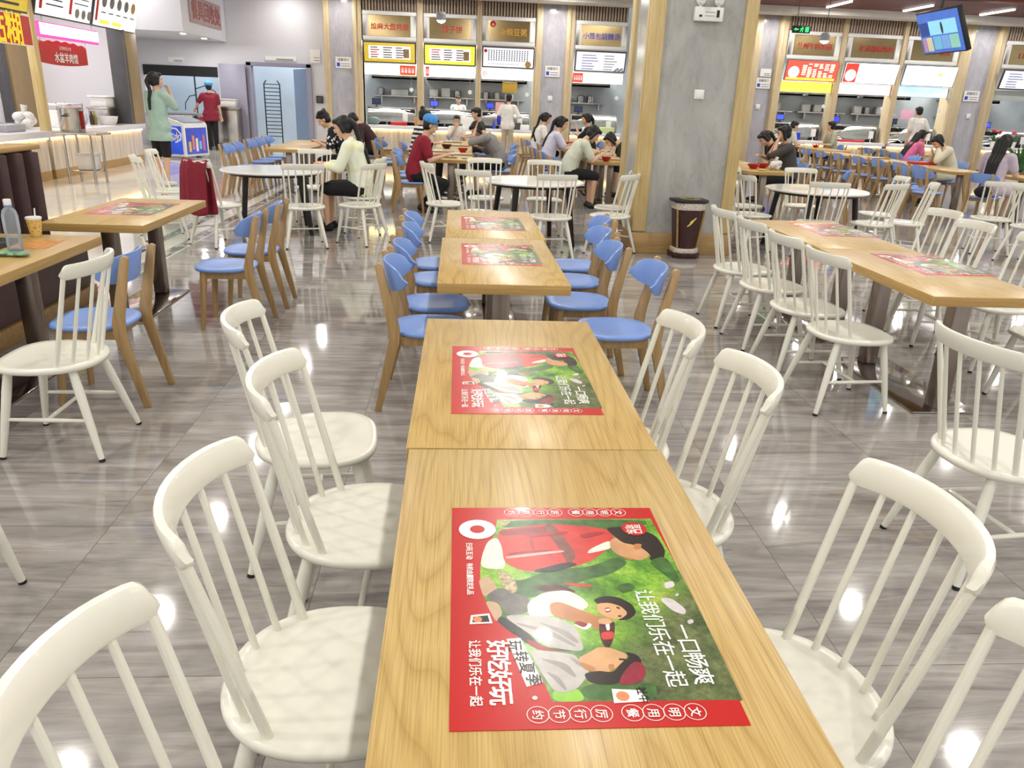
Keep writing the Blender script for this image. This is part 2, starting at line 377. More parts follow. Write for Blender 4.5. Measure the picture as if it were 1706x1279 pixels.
def stall(key, x0, x1, sign, signcol, menu, strip, desc, seed):
    R = random.Random(seed); wd = x1 - x0; cx = (x0 + x1) / 2
    # louvred frieze
    mb = MB().box(x0, x1, 24.66, 24.72, 3.92, 4.5, pm('frieze_back', '#8b7c6e', .7))
    n = int(wd / .085)
    for i in range(n):
        a = x0 + (i + .2) * wd / n; mb.box(a, a + .045, 24.58, 24.67, 3.92, 4.5, SLAT)
    struct(mb, 'trim_louvre_frieze', smooth=0)
    # name sign
    t = empty('stall_sign', (cx, 24.5, 3.14), 0, 'bronze name sign ' + sign[1] + ', ' + desc, 'sign', 'stall name signs')
    h = wd / 2 - .02
    MB().box(-h, h, .03, .1, 0, .76, WHITE).box(-h, h, -.02, .03, 0, .1, WHITE).box(-h, h, -.02, .03, .66, .76, WHITE).box(-h, -h + .16, -.02, .03, .1, .66, WHITE).box(h - .16, h, -.02, .03, .1, .66, WHITE).build('frame', t, bevel=.006)
    MB().box(-h + .16, h - .16, 0, .028, .1, .66, BRASS).build('panel', t, smooth=0)
    mb = MB()
    for s, dx, c, sz in sign[0]:
        mb.text(s, sz * 1.2, (dx, -.012, .36), (1, 0, 0), (0, 0, 1), c, bold=.02)
    if sign[2]: mb.lathe([(.0, 0), (.085, 0), (.085, .01), (0, .01)], RD, 20, M=Matrix.Translation((-h + .3, 0, .56)) @ Matrix.Rotation(pi / 2, 4, 'X')); mb.text('e', .13, (-h + .3, -.02, .56), (1, 0, 0), (0, 0, 1), WH, bold=.02)
    mb.build('lettering', t, smooth=0)
    # tilted menu board
    t = empty('menu_board', (cx, 24.46, 2.53), 0, menu[3] + ' in the ' + desc, 'menu board', 'tilted menu boards')
    mh = .58
    M = tilted(0, 0, rad(14), 0)
    if menu[0] != 'lit':
        MB().box(-h, h, 0, .05, 0, mh, pm('menu_frame_brown', '#4c382e', .5), M).build('frame', t, bevel=.004)
        b = .035
    else:
        MB().box(-h, h, 0, .05, 0, mh, DGREY, M).build('frame', t, bevel=.004); b = .012
    MB().box(-h + b, h - b, -.006, 0, b, mh - b, menu[1], M).build('panel', t, smooth=0)
    mb = MB()
    if menu[2] == 'yellow':
        mb.box(-h + .16, h - .16, -.009, -.006, .12, mh - .11, pm('menu_paper', '#f0ecea', .5, emit=.5), M)
        for i in range(5):
            for j in range(3):
                a = -h + .22 + j * .36
                mb.box(a, a + R.uniform(.18, .27), -.011, -.009, .15 + i * .065, .175 + i * .065, DK if j else (RD if R.random() < .6 else DK), M)
        mb.box(h - .36, h - .2, -.011, -.009, .16, .4, pm('menu_photo', '#9a7d5a', .5, var=.4, scale=40), M)
    elif menu[2] == 'grid':
        for i in range(16):
            for j in range(6):
                mb.box(-h + .18 + i * .075, -h + .21 + i * .075, -.009, -.006, .2 + j * .052, .235 + j * .052, DK, M)
        for i in range(15): mb.box(-h + .2 + i * .06, -h + .215 + i * .06, -.009, -.006, .09, .13, GREY, M)
        mb.lathe([(0, 0), (.05, 0), (.05, .004), (0, .004)], RD, 16, M=M @ Matrix.Translation((-h + .1, -.006, mh - .12)) @ Matrix.Rotation(pi / 2, 4, 'X'))
        mb.lathe([(0, 0), (.09, 0), (.09, .004), (0, .004)], pm('menu_dish', '#b8924e', .5, var=.3, scale=30), 16, M=M @ Matrix.Translation((h - .18, -.006, .12)) @ Matrix.Rotation(pi / 2, 4, 'X'))
    elif menu[2] == 'rows':
        for j in range(6):
            mb.box(-h + .2, -h + .2 + R.uniform(.3, .5), -.009, -.006, .07 + j * .075, .095 + j * .075, pm('ink_lilac', '#9a98c8', .5), M)
            mb.box(.1, .1 + R.uniform(.25, .42), -.009, -.006, .07 + j * .075, .09 + j * .075, GREY, M)
        for j in range(7): mb.ell((h - .3 + .04 * j, -.008, .05 + .03 * (j % 3)), (.04, .002, .03), pm('ink_grey_flower', '#9d9fb4', .5), 8, 5, M)
    elif menu[2] == 'red':
        for i in range(6):
            for j in range(8):
                if (i + j) % 7: mb.box(-h + .5 + i * .17, -h + .5 + i * .17 + R.uniform(.09, .13), -.009, -.006, .12 + j * .05, .145 + j * .05, pm('lit_cream', '#fff1c8', .4, emit=2.2), M)
        mb.lathe([(0, 0), (.17, 0), (.17, .004), (0, .004)], pm('lit_bowl', '#f7c7b4', .4, emit=1.4, var=.25, scale=20), 20, M=M @ Matrix.Translation((-h + .25, -.006, .24)) @ Matrix.Rotation(pi / 2, 4, 'X'))
        mb.box(-h + .05, h - .05, -.009, -.006, .03, .09, pm('lit_yellow', '#ffe23a', .4, emit=1.6), M)
    elif menu[2] == 'redwhite':
        mb.box(-h + .02, -h + .42, -.009, -.006, .02, mh - .02, pm('lit_red', '#e2382e', .4, emit=1.3), M)
        mb.lathe([(0, 0), (.17, 0), (.17, .004), (0, .004)], pm('lit_bowl', '#f7c7b4', .4, emit=1.4), 20, M=M @ Matrix.Translation((-h + .22, -.012, .22)) @ Matrix.Rotation(pi / 2, 4, 'X'))
        for j in range(6):
            for i in range(2): mb.box(-h + .52 + i * .5, -h + .52 + i * .5 + R.uniform(.25, .4), -.009, -.006, .08 + j * .075, .1 + j * .075, pm('ink_pale_blue', '#b9c6e8', .5, emit=.8), M)
    elif menu[2] == 'plain':
        mb.ell((h - .5, -.008, .34), (.06, .002, .05), pm('lit_yellow', '#ffe23a', .4, emit=1.6), 10, 5, M)
    mb.build('print', t, smooth=0)
    # backlit strip under it
    t = empty('light_box', (cx, 24.62, 2.21), 0, strip[2] + ' in the ' + desc, 'light box', 'backlit strips under the menus')
    MB().box(-h, h, 0, .08, 0, .3, WHITE).build('box', t, bevel=.004)
    MB().box(-h + .01, h - .01, -.004, 0, .01, .29, strip[0]).build('diffuser', t, smooth=0)
    if strip[1]:
        mb = MB(); sgn, c2, a0, a1 = strip[1]
        mb.box(-h + 2 * h * a0, -h + 2 * h * a1, -.007, -.004, .02, .28, c2)
        for i in range(4): mb.box(-h + 2 * h * (a0 + (a1 - a0) * (.1 + .22 * i)), -h + 2 * h * (a0 + (a1 - a0) * (.25 + .22 * i)), -.01, -.007, .08, .22, WH)
        mb.build('print', t, smooth=0)
    # counter
    t = empty('serving_counter', (cx, 24.5, 0), 0, 'white topped counter with warm lit front of the ' + desc, 'counter', 'stall counters')
    MB().box(-h - .02, h + .02, .05, .9, .12, .72, mk_front).build('front', t, smooth=0)
    MB().box(-h - .02, h + .02, -.14, .95, .72, .82, QUARTZ).build('worktop', t, bevel=.008)
    MB().box(-h - .02, h + .02, .12, .88, 0, .12, PLINTH).build('kick_plate', t, smooth=0)
    MB().box(-h, h, .0, .04, .685, .715, pm('warm_led', '#ffd68a', .5, emit=9)).build('lamp_strip', t, smooth=0)
    # display case
    t = empty('display_case', (cx, 24.86, .821), 0, 'steel display case with curved glass and bright lamp in the ' + desc, 'display case', 'display cases')
    prof = [(-.06, 0), (-.06, .2), (-.03, .34), (.05, .44), (.16, .47)]
    vs = []; fs = []
    for x in (-h + .05, h - .05): vs += [(x, a, b) for a, b in prof] 
    k = len(prof)
    for i in range(k - 1): fs.append((i, i + 1, k + i + 1, k + i))
    o = MB().add(vs, fs, GLASS).build('glass', t); so = o.modifiers.new('thick', 'SOLIDIFY'); so.thickness = .006
    MB().box(-h + .03, h - .03, .12, .4, .44, .5, STEEL).box(-h + .03, h - .03, .36, .4, 0, .46, STEEL).box(-h + .03, -h + .06, -.05, .4, 0, .46, STEEL).box(h - .06, h - .03, -.05, .4, 0, .46, STEEL).build('body', t, bevel=.004)
    MB().box(-h + .08, h - .08, .14, .2, .425, .44, pm('case_lamp', '#fffdf4', .4, emit=9)).build('lamp', t, smooth=0)
    mb = MB()
    for i in range(5):
        a = -h + .12 + i * (2 * h - .24) / 5; mb.box(a, a + .22, .0, .26, .02, .1, [STEEL, DGREY, GREY][i % 3]).box(a + .02, a + .2, .02, .24, .1, .105, pm('food_%d' % (i % 4), ['#8a5a34', '#c9a15a', '#6f7d3e', '#b7b3a8'][i % 4], .6, var=.4, scale=40))
    mb.build('food_pan', t, smooth=0)
    area('stall_light', (cx, 25.9, 3.2), .9, 80, (.97, 1, 1), 'RECTANGLE', .5)
    # inside
    t = empty('wall_shelf', (cx, 27.3, 1.62), 0, 'long steel shelf on the kitchen wall of the ' + desc, 'shelf', 'kitchen shelves')
    MB().box(-h, h, 0, .28, 0, .04, STEEL).build('board', t, bevel=.003)
    for q in (-h * .7, h * .7): MB().box(q, q + .04, .05, .28, -.2, 0, STEEL).build('bracket', t, smooth=0)
    for i in range(3):
        x = cx - h + .25 + i * (wd - .5) / 3 + R.uniform(-.05, .1); z = 1.661
        if R.random() < .5: tag(MB().box(-.14, .14, -.1, .1, 0, R.uniform(.16, .3), WHITE).build('storage_tub', loc=(x, 27.44, z), bevel=.02), 'white tub ' + ('at the left end', 'in the middle', 'at the right end')[i] + ' of the kitchen shelf, ' + desc, 'tub', 'tubs on kitchen shelves')
        else: tag(MB().lathe([(.11, 0), (.12, .02), (.12, .2), (.125, .21), (.05, .24), (0, .245)], STEEL, 16).build('stock_pot', loc=(x, 27.44, z)), 'lidded steel pot ' + ('at the left end', 'in the middle', 'at the right end')[i] + ' of the kitchen shelf, ' + desc, 'pot', 'pots on kitchen shelves')
    tag(MB().box(-h, h, -.35, .6, 0, .06, STEEL).box(-h, h, -.35, -.31, -.0, .28, STEEL).box(-h, h, -.3, .6, .06, .28, GREY).build('extractor_hood', loc=(cx, 27.0, 2.15), bevel=.004), 'wide steel extractor hood at the back of the ' + desc, 'hood', 'extractor hoods')
    t = empty('cooking_range', (cx, 27.05, 0), 0, 'steel cooking range at the back of the ' + desc, 'range', 'cooking ranges')
    MB().box(-h + .1, h - .1, -.3, .3, 0, .9, STEEL).build('body', t, bevel=.01)
    for q in (-.4, .25): MB().lathe([(.14, .9), (.18, .93), (.19, 1.12), (.185, 1.12), (.17, .95), (0, .94)], DGREY if q < 0 else STEEL, 16, c=(q, 0, 0)).build('cooking_pot', t)
    # till on the case
    t = empty('payment_terminal', (cx - h * .62, 25.05, 1.322), rad(R.uniform(-12, 12)), R.choice(['small']) + ' black payment screen on the display case of the ' + desc, 'payment screen', 'payment screens')
    MB().box(-.06, .06, -.03, .05, 0, .02, BLACK).box(-.015, .015, 0, .02, .02, .08, BLACK).build('stand', t, bevel=.003)
    MB().box(-.13, .13, -.012, .012, .06, .24, BLACK).build('housing', t, bevel=.004)
    MB().box(-.11, .11, -.016, -.012, .08, .22, pm('screen_glow_%d' % (seed % 3), ['#3a4bd8', '#27304a', '#4a5cff'][seed % 3], .3, emit=.7)).build('screen', t, smooth=0)
    # scale and cards
    tag(MB().lathe([(0, 0), (.06, 0), (.06, .008), (0, .008)], WHITE, 20, M=Matrix.Rotation(pi / 2, 4, 'X')).tube([(0, -.004, .05), (0, -.004, .4)], .004, STEEL, 6).build('number_sticker', loc=(cx + h * .8, 24.6, 1.83)), 'round white number disc hung beside the ' + desc, 'sticker', 'number discs')
    tag(MB().box(-.075, .075, -.005, .005, 0.12, .34, WHITE).box(-.012, .012, -.004, .004, 0, .14, WHITE).box(-.05, .05, -.03, .03, 0, .006, WHITE).build('price_card', loc=(cx + h * .55, 24.56, .8215), bevel=.004), 'white card clipped to the display case of the ' + desc, 'card', 'white cards on the cases')

mk_front = mk_counter_front()
YEL = pm('menu_yellow', '#cdb43c', .4, emit=.45); YELG = pm('menu_lime', '#d8de4a', .4, emit=.5); MWH = pm('menu_white', '#e2e6ee', .4, emit=.6, var=.02)
LITW = pm('lit_white', '#fffefa', .4, emit=2.0, var=.01); LITR = pm('lit_menu_red', '#ef4a3e', .4, emit=1.3); LITB = pm('lit_blue_white', '#e8efff', .4, emit=1.8, var=.02)
ST_W = pm('strip_warm', '#fff1d2', .4, emit=2.2, var=.05); ST_Y = pm('strip_yellow', '#ffe04a', .4, emit=1.4, var=.08); ST_P = pm('strip_pink', '#ffc4c8', .4, emit=1.6, var=.1); ST_B = pm('strip_blue', '#9db8ff', .4, emit=1.7, var=.25, scale=2)
LRED = pm('strip_red', '#e8342a', .4, emit=1.2)
stall('A', -2.76, -1.2, ([('烩麻大盘鸡面', 0, RD, .15)], 'with six red characters', 0), RD, ('framed', YEL, 'yellow', 'yellow bordered menu board with brown frame'), (pm('strip_pale_yellow', '#fff0b0', .4, emit=2.0, var=.06), (0, LRED, .68, .98), 'backlit yellow strip with a red end'), 'stall nearest the doorway', 1)
stall('B', -1.02, .53, ([('饺子饼', .05, RD, .17)], 'with three red characters', 0), RD, ('framed', YELG, 'yellow', 'lime bordered menu board'), (LITW, (0, LRED, .03, .1), 'backlit white strip'), 'second stall from the doorway', 2)
stall('C', .67, 2.24, ([('杂粮豆粥', .12, GD, .17)], 'with golden characters and a red disc', 1), GD, ('framed', MWH, 'grid', 'pale blue menu board with columns of small print'), (LITW, (0, ST_P, .01, .13), 'backlit white strip with pink corner'), 'golden lettering stall', 3)
stall('D', 3.4, 4.95, ([('小笼包', -.28, BL, .15), ('胡辣汤', .27, BL, .16)], 'with blue characters', 0), BL, ('framed', MWH, 'rows', 'pale menu board with lilac print'), (ST_W, (0, LRED, .0, .2), 'backlit cream strip with a red end'), 'blue lettering stall', 4)
stall('E', 9.78, 11.42, ([('兰州牛肉拉面', .02, RD, .15)], 'with a crowded row of red characters', 0), RD, ('lit', LITR, 'red', 'glowing red menu board with a bowl'), (ST_Y, None, 'backlit yellow strip'), 'stall beneath the exit sign', 5)
stall('F', 11.58, 13.3, ([('老成都麻辣烫', .1, RD, .15)], 'with red characters on dull bronze', 0), RD, ('lit', LITW, 'redwhite', 'glowing white menu board with red bowl corner'), (ST_P, None, 'backlit pink strip'), 'middle right stall', 6)
stall('G', 13.46, 15.15, ([('小碗菜', .3, RD, .16)], 'half hidden by the hanging screen', 0), RD, ('lit', LITB, 'plain', 'glowing blank white menu board'), (ST_B, None, 'backlit blue strip'), 'stall behind the hanging screen', 7)
stall('H', 16.58, 18.3, ([('口味面', -.1, RD, .16)], 'at the frame edge', 0), RD, ('framed', MWH, 'rows', 'dull white menu board'), (pm('strip_dull', '#b9c0bb', .5), None, 'unlit grey strip'), 'flower stall at far right', 8)
for a, b, n in ((-1.2, -1.02, 61), (.53, .67, 62), (11.42, 11.58, 63), (13.3, 13.46, 64)):
    struct(MB().box(a, b, 24.48, 24.95, .8, 4.45, GOLDPALE).box(a + .02, (a + b) / 2 - .01, 24.45, 24.5, .8, 4.45, GOLDPALE), 'trim_%d' % n, bevel=.005)
for _x in (-3.35, 2.8, 9.25, 15.95): area('pillar_washer', (_x, 24.0, 4.2), .15, 13)
for _x in (-1, 3, 10.5, 14, 18): area('fascia_fill', (_x, 22.8, 4.38), .25, 45)  # added fill lights, no fixtures, brightening the back wall and stall fronts
struct(MB().box(5.2, 8.7, 24.6, 25.1, 0, 4.5, MARBLE2), 'wall_centre', smooth=0)
struct(MB().box(18.32, 24, 24.6, 25.1, 0, 4.5, MARBLE2), 'wall_right', smooth=0)
# ------------------------------------------------------------------ left stall row
def yz(mb_fn): pass
for i, (y0, y1, d) in enumerate(((10.5, 14.84, 'nearer one with the orange plate'), (14.98, 19.2, 'farther one behind the steel table'))):
    t = empty('serving_counter', (-7.25, y0, 0), 0, 'long white topped counter at the left stalls, ' + d, 'counter', 'left stall counters')
    L = y1 - y0
    MB().box(-.6, 0, 0, L, .16, .73, mk_front).build('front', t, smooth=0)
    MB().box(-.7, .1, -.02, L + .02, .73, .84, QUARTZ).build('worktop', t, bevel=.01)
    MB().box(-.58, .0, 0, L, 0, .16, PLINTH).build('kick_plate', t, smooth=0)
    MB().box(.0, .03, 0, L, .695, .72, pm('warm_led', '#ffd68a', .5, emit=9)).build('lamp_strip', t, smooth=0)
struct(MB().box(-7.34, -7.2, 14.84, 14.98, .84, 4.62, GOLDWOOD), 'trim_left_post', bevel=.006)
struct(MB().box(-7.5, -7.2, 18.75, 19.4, .84, 4.62, OCHRE).box(-7.52, -7.18, 18.62, 18.75, .84, 4.62, DGREY), 'trim_left_pier', bevel=.006)
struct(MB().box(-9.74, -9.6, 18.6, 19.5, 0, 3.1, OCHRE).box(-9.74, -9.6, 18.3, 18.5, 0, 3.1, DGREY), 'trim_left_cladding', smooth=0)
struct(MB().box(-8.2, -7.25, 8, 19.6, 3.75, 4.62, WHITEWALL), 'wall_stall_fascia', smooth=0)
area('stall_light', (-8.6, 13.5, 3.6), 1.2, 85, (1, .99, .97), 'RECTANGLE', .6)
area('stall_light', (-8.6, 17.3, 3.6), 1.2, 85, (1, .99, .97), 'RECTANGLE', .6)
def left_board(y0, y1, z0, z1, frame, panel, prn, label):
    t = empty('menu_board', (-7.2, (y0 + y1) / 2, z0), 0, label, 'menu board', 'tilted menu boards of the left stalls')
    M = Matrix.Rotation(rad(15), 4, 'Y'); h = (y1 - y0) / 2; H = z1 - z0
    MB().box(-.06, 0, -h, h, 0, H, frame, M).build('frame', t, bevel=.004)
    MB().box(0, .008, -h + .03, h - .03, .03, H - .03, panel, M).build('panel', t, smooth=0)
    mb = MB(); prn(mb, h, H, M)
    if mb.v: mb.build('print', t, smooth=0)
R3 = random.Random(3)
def pr0(mb, h, H, M):
    for j in range(3): mb.box(.008, .012, -h + .2, h - .3, .1 + j * .1, .14 + j * .1, DK, M)
def pr1(mb, h, H, M):
    for c in (-h + .12, .15): mb.box(.008, .012, c, c + .1, .12, H - .1, RD, M)
    for q in (.45, .7, .93): mb.lathe([(0, 0), (.085, 0), (.085, .006), (0, .006)], pm('menu_dish_grey', '#8f8a80', .5, var=.4, scale=30), 16, M=M @ Matrix.Translation((.008, q * 1.05, .16)) @ Matrix.Rotation(pi / 2, 4, 'Y'))
    for j in range(6): mb.box(.008, .012, -h + .35, -.05 - .15 * R3.random(), .2 + j * .09, .225 + j * .09, DK, M)
    for j in range(4): mb.box(.008, .012, .32, .9, .32 + j * .09, .34 + j * .09, DK, M)
def pr2(mb, h, H, M):
    mb.box(.008, .012, -h + .08, -h + .18, .12, H - .1, RD, M)
    for i in range(5): mb.lathe([(0, 0), (.11, 0), (.11, .006), (0, .006)], pm('menu_bowl_dark', '#77746f', .5, var=.4, scale=25) if i < 4 else pm('menu_dish', '#b8924e', .5), 18, M=M @ Matrix.Translation((.008, -h + .42 + i * .36, .5)) @ Matrix.Rotation(pi / 2, 4, 'Y'))
    for i in range(5): mb.box(.008, .012, -h + .32 + i * .36, -h + .54 + i * .36, .28, .31, GREY, M)
    for i in range(2): mb.box(.008, .012, -h + .3 + i * .6, -h + .75 + i * .6, .08, .15, pm('ink_lime', '#dbe34a', .5, emit=.5), M)
left_board(12.7, 14.76, 2.7, 3.5, pm('frame_olive', '#4a4636', .5), YEL, pr0, 'yellow menu board at the top left over the red sign')
left_board(14.98, 17.1, 2.72, 3.6, DGREY, pm('menu_lit_white', '#f2f5f4', .4, emit=.9, var=.01), pr1, 'white backlit menu board left of the gap, with red columns')
left_board(17.2, 19.35, 2.72, 3.6, DGREY, pm('menu_lit_white', '#f2f5f4', .4, emit=.9, var=.01), pr2, 'white backlit menu board with five bowls')
t = empty('hanging_sign', (-7.2, 13.75, 2.2), 0, 'red sign with two big yellow characters', 'sign')
MB().box(-.03, 0, -1.05, 1.05, 0, .48, WHITE).box(0, .006, -1.03, 1.03, .02, .46, RED).build('board', t, smooth=0)
MB().text('黏糊', .52, (.012, .22, .24), (0, 1, 0), (0, 0, 1), pm('ink_yellow', '#f3d21c', .4, emit=.3), bold=.04).build('lettering', t, smooth=0)
t = empty('light_box', (-7.4, 16.7, 2.4), 0, 'pink edged glowing strip under the white menu boards', 'light box')
MB().box(-.06, 0, -1.2, 1.2, 0, .26, pm('strip_magenta', '#ff3f8e', .4, emit=1.2)).box(0, .006, -1.17, 1.2, .05, .24, pm('strip_hot', '#fff4f4', .4, emit=2.6)).build('box', t, smooth=0)
for y in (-1, 1): MB().tube([(-.03, y, .26), (-.03, y, 1.36)], .01, STEEL, 6).build('hanging_rod', t)
t = empty('banner', (-7.55, 16.55, 1.95), 0, 'red scalloped banner with white characters hanging under the pink strip', 'banner')
mb = MB(); pts = []
for i in range(13):
    a = -1 + i / 6; pts.append((a * 1.02, .36 + .05 * (1 - a * a) + (.03 if i % 2 else 0)))
for i in range(13):
    a = 1 - i / 6; pts.append((a * 1.02, .05 - .05 * (1 - a * a)))
mb.prism(pts, 0, .02, pm('banner_red', '#b3322c', .6), M=Matrix.Rotation(pi / 2, 4, 'Z') @ Matrix.Rotation(pi / 2, 4, 'X'))
mb.build('cloth', t, smooth=0)
for y in (-.9, .9): MB().tube([(.0, y, .3), (.08, y, .47)], .006, STEEL, 6).build('hanging_cord', t)
MB().text('水盆羊肉馆', .19, (.03, .1, .14), (0, 1, 0), (0, 0, 1), WH, bold=.03).text('正宗陕西名小吃', .07, (.03, .1, .31), (0, 1, 0), (0, 0, 1), WH).build('lettering', t, smooth=0)
t = empty('wall_cabinet', (-9.74, 20.6, 1.95), 0, 'small white cabinet with a pink notice on the stall wall', 'cabinet')
MB().box(0, .2, -.35, .35, 0, .5, WHITE).build('body', t, bevel=.01); MB().box(.2, .206, -.3, .1, .05, .45, pm('pink_paper', '#f0b6cf', .6)).box(.2, .206, .12, .33, .08, .36, pm('yellow_paper', '#e3dc5c', .6)).build('notice', t, smooth=0)
# things on the left counters
def on(x, y, z, mb, name, label, cat, group=None, bevel=0, rotz=0):
    return tag(mb.build(name, loc=(x, y, z), bevel=bevel, rotz=rotz), label, cat, group)
on(-7.42, 13.2, .842, MB().lathe([(.03, 0), (.1, .01), (.15, .035), (.155, .04), (.1, .03), (0, .02)], pm('orange_red_plate', '#d9532f', .35), 24).ell((0, 0, .035), (.1, .1, .025), pm('chilli_sauce', '#b8401e', .5, var=.3, scale=40), 12, 6), 'plate', 'orange red plate of sauce on the near left counter', 'plate')
on(-7.6, 13.55, .842, MB().lathe([(.05, 0), (.055, .02), (.05, .12), (.025, .16), (.025, .2), (0, .2)], pm('sauce_bottle', '#4b3a33', .3), 14).lathe([(.051, .03), (.056, .03), (.056, .09), (.051, .09)], WHITE, 14), 'sauce_bottle', 'dark sauce bottle with white label beside the orange plate', 'bottle')
on(-7.75, 12.8, .842, MB().lathe([(.1, 0), (.12, .1), (.125, .15), (.115, .15), (.1, .02), (0, .01)], STEEL, 18), 'steel_bowl', 'steel bowl behind the orange plate', 'bowl')
on(-7.6, 14.2, .842, MB().box(-.2, .2, -.3, .3, 0, .12, pm('grey_tray_plastic', '#a5a2a8', .4)).box(-.16, .16, -.26, .26, .08, .13, DGREY), 'tray', 'grey serving tray on the near left counter by the post', 'tray', bevel=.01)
on(-7.75, 14.1, .972, MB().box(-.12, .12, -.2, .02, 0, .24, WHITE), 'paper_box', 'white box standing on the grey tray', 'box', bevel=.008)
def bag(mb, s, mat):
    for k in range(11): mb.ell((R3.uniform(-.1, .1) * s, R3.uniform(-.1, .1) * s, .07 * s + R3.uniform(0, .12) * s), (.09 * s, .08 * s, .07 * s), mat, 8, 6)
    return mb.tube([(0, 0, .22 * s), (.02, .01, .34 * s)], [.03 * s, .05 * s], mat, 7)
PBAG = pm('clear_bag', '#d8d5d2', .25, var=.12, scale=25)
on(-7.75, 15.2, .842, bag(MB(), 1.2, PBAG), 'plastic_bag', 'crumpled pale plastic bag on the counter left of the steel urn', 'bag')
on(-7.7, 16.2, .842, MB().box(-.13, .13, -.18, .18, 0, .3, WHITE).box(.13, .134, -.12, .14, .05, .2, RED), 'carton', 'white and red carton right behind the steel urn', 'carton', bevel=.01)
on(-7.65, 17.0, .842, bag(MB(), 1.0, pm('blue_tint_bag', '#b9bccb', .3, var=.2, scale=25)), 'plastic_bag', 'bluish plastic bag on the far left counter', 'bag')
for k, (y, c, lb) in enumerate(((17.55, '#3a2a20', 'dark soy bottle on the far left counter'), (17.68, '#8a7a34', 'olive oil bottle on the far left counter'))):
    on(-7.6, y, .842, MB().lathe([(.04, 0), (.045, .02), (.045, .16), (.018, .22), (.018, .27), (0, .27)], pm('bottle_%d' % k, c, .25), 12), 'sauce_bottle', lb, 'bottle')
on(-7.45, 17.92, .842, MB().lathe([(.15, 0), (.2, .08), (.22, .17), (.21, .17), (.17, .04), (0, .03)], PBAG, 20), 'basin', 'pale basin at the far end of the left counter', 'basin')
on(-7.72, 18.5, .842, MB().box(-.2, .2, -.35, .35, .0, .32, STEEL).box(-.22, .22, -.38, .38, .3, .34, STEEL), 'steel_box', 'steel food warmer at the far end of the left counter', 'food warmer', bevel=.01)
on(-7.72, 18.5, 1.182, MB().box(-.16, .16, -.26, .26, 0, .2, WHITE).box(-.2, .2, -.3, .3, .2, .23, WHITE), 'foam_box', 'white foam box on top of the steel food warmer', 'box', bevel=.01)
t = empty('wire_rack', (-8.4, 18.0, 0), 0, 'white rack of kitchen things against the stall wall', 'rack')
for z in (.8, 1.2): MB().box(-.2, .2, -.6, .6, z, z + .03, WHITE).build('shelf', t, smooth=0)
for x in (-.18, .18):
    for y in (-.58, .58): MB().tube([(x, y, 0), (x, y, 1.25)], .014, STEEL, 8).build('leg', t)
# steel side table with urn
t = empty('side_table', (-6.46, 14.5, 0), rad(-4), 'small steel work table in front of the left counter', 'table')
MB().box(-.36, .36, -.26, .26, .82, .86, STEEL).build('tabletop', t, bevel=.006)
MB().box(-.2, .2, -.18, .18, .2, .225, STEEL).build('shelf', t, bevel=.004)
for x in (-.24, .21):
    for y in (-.2, .19): MB().tube([(x, y, 0), (x, y, .82)], .022, STEEL, 12).build('leg', t)
t = empty('steel_urn', (-6.62, 14.5, .862), 0, 'tall steel soup urn with red label on the steel work table', 'urn')
MB().lathe([(.19, 0), (.195, .01), (.195, .36), (.2, .37), (.2, .385), (.0, .385)], STEEL, 28).build('body', t)
MB().lathe([(.2, .386), (.2, .4), (.12, .42), (.03, .425), (.03, .45), (0, .45)], STEEL, 28).build('lid', t)
MB().ring([[(.2 * cos(a), .2 * sin(a), z) for z in (.05, .34)] for a in [rad(-25 + 6 * i) for i in range(7)]], RED, caps=False).build('label', t, smooth=0)
for s in (-1, 1): MB().tube([(s * .05 - .0, -.195, .26), (s * .05, -.24, .26)], .01, STEEL, 8).tube([(-.05, -.24, .26), (.05, -.24, .26)], .01, BLACK, 8).build('handle', t)
on(-6.44, 14.52, .228, MB().prism([(-.15, -.14), (.15, -.14), (.15, .14), (-.15, .14)], 0, .26, pm('tub_grey_white', '#cfcac6', .35)).box(-.165, .165, -.155, .155, .25, .28, WHITE), 'storage_tub', 'white plastic tub on the lower shelf of the steel work table', 'tub', bevel=.02)

# ------------------------------------------------------------------ recess: soffit sign, lamps, freezer, cabinet, wash area
t = empty('wall_sign', (-6.71, 23.1, 3.2), 0, 'faded pink sign with tall red characters on the white soffit', 'sign')
MB().box(0, .03, -1.35, 1.35, 0, .62, pm('sign_dusty_pink', '#b49a98', .45)).build('panel', t, bevel=.004)
MB().text('餐具回收处', .5, (.036, 0, .31), (0, 1, 0), (0, 0, 1), pm('ink_brick', '#a5524c', .5), bold=.03).build('lettering', t, smooth=0)
for y, lb in ((21.9, 'small round downlight near the soffit corner'), (23.6, 'small round downlight deeper under the soffit')):
    t = empty('downlight', (-6.95, y, 2.928), 0, lb, 'lamp', 'soffit downlights')
    MB().lathe([(.08, 0), (.1, -.012), (.085, -.02), (.075, -.005)], WHITE, 20, caps=False).build('ring', t); MB().lathe([(0, -.006), (.074, -.006)], pm('lamp_glow', '#fffdf6', .4, emit=14), 20, caps=False).build('lens', t)
    area('soffit_spot', (-6.95, y, 2.88), .12, 30)
area('kitchen_light', (-8.2, 26.2, 3.4), 1.2, 45, (.9, .96, 1), 'RECTANGLE', .6)
area('corridor_light', (-5.3, 26.4, 3.6), .8, 45, (.92, .97, 1), 'RECTANGLE', .5)
area('wall_washer', (-4.9, 24.2, 4.3), .15, 20)
t = empty('sink_tap', (-8.05, 26.0, .9), 0, 'tall dark kitchen hose tap behind the pass opening', 'tap')
MB().tube([(0, 0, 0), (0, 0, 1.15)], .022, BLACK, 8).build('post', t)
MB().tube([(0, 0, .72), (.3, 0, .82), (.6, -.02, .66), (.66, -.02, .4)], .014, BLACK, 8).tube([(0, 0, .55), (-.2, 0, .5), (-.34, 0, .3), (-.36, 0, .1)], .014, BLACK, 8).build('hose', t)
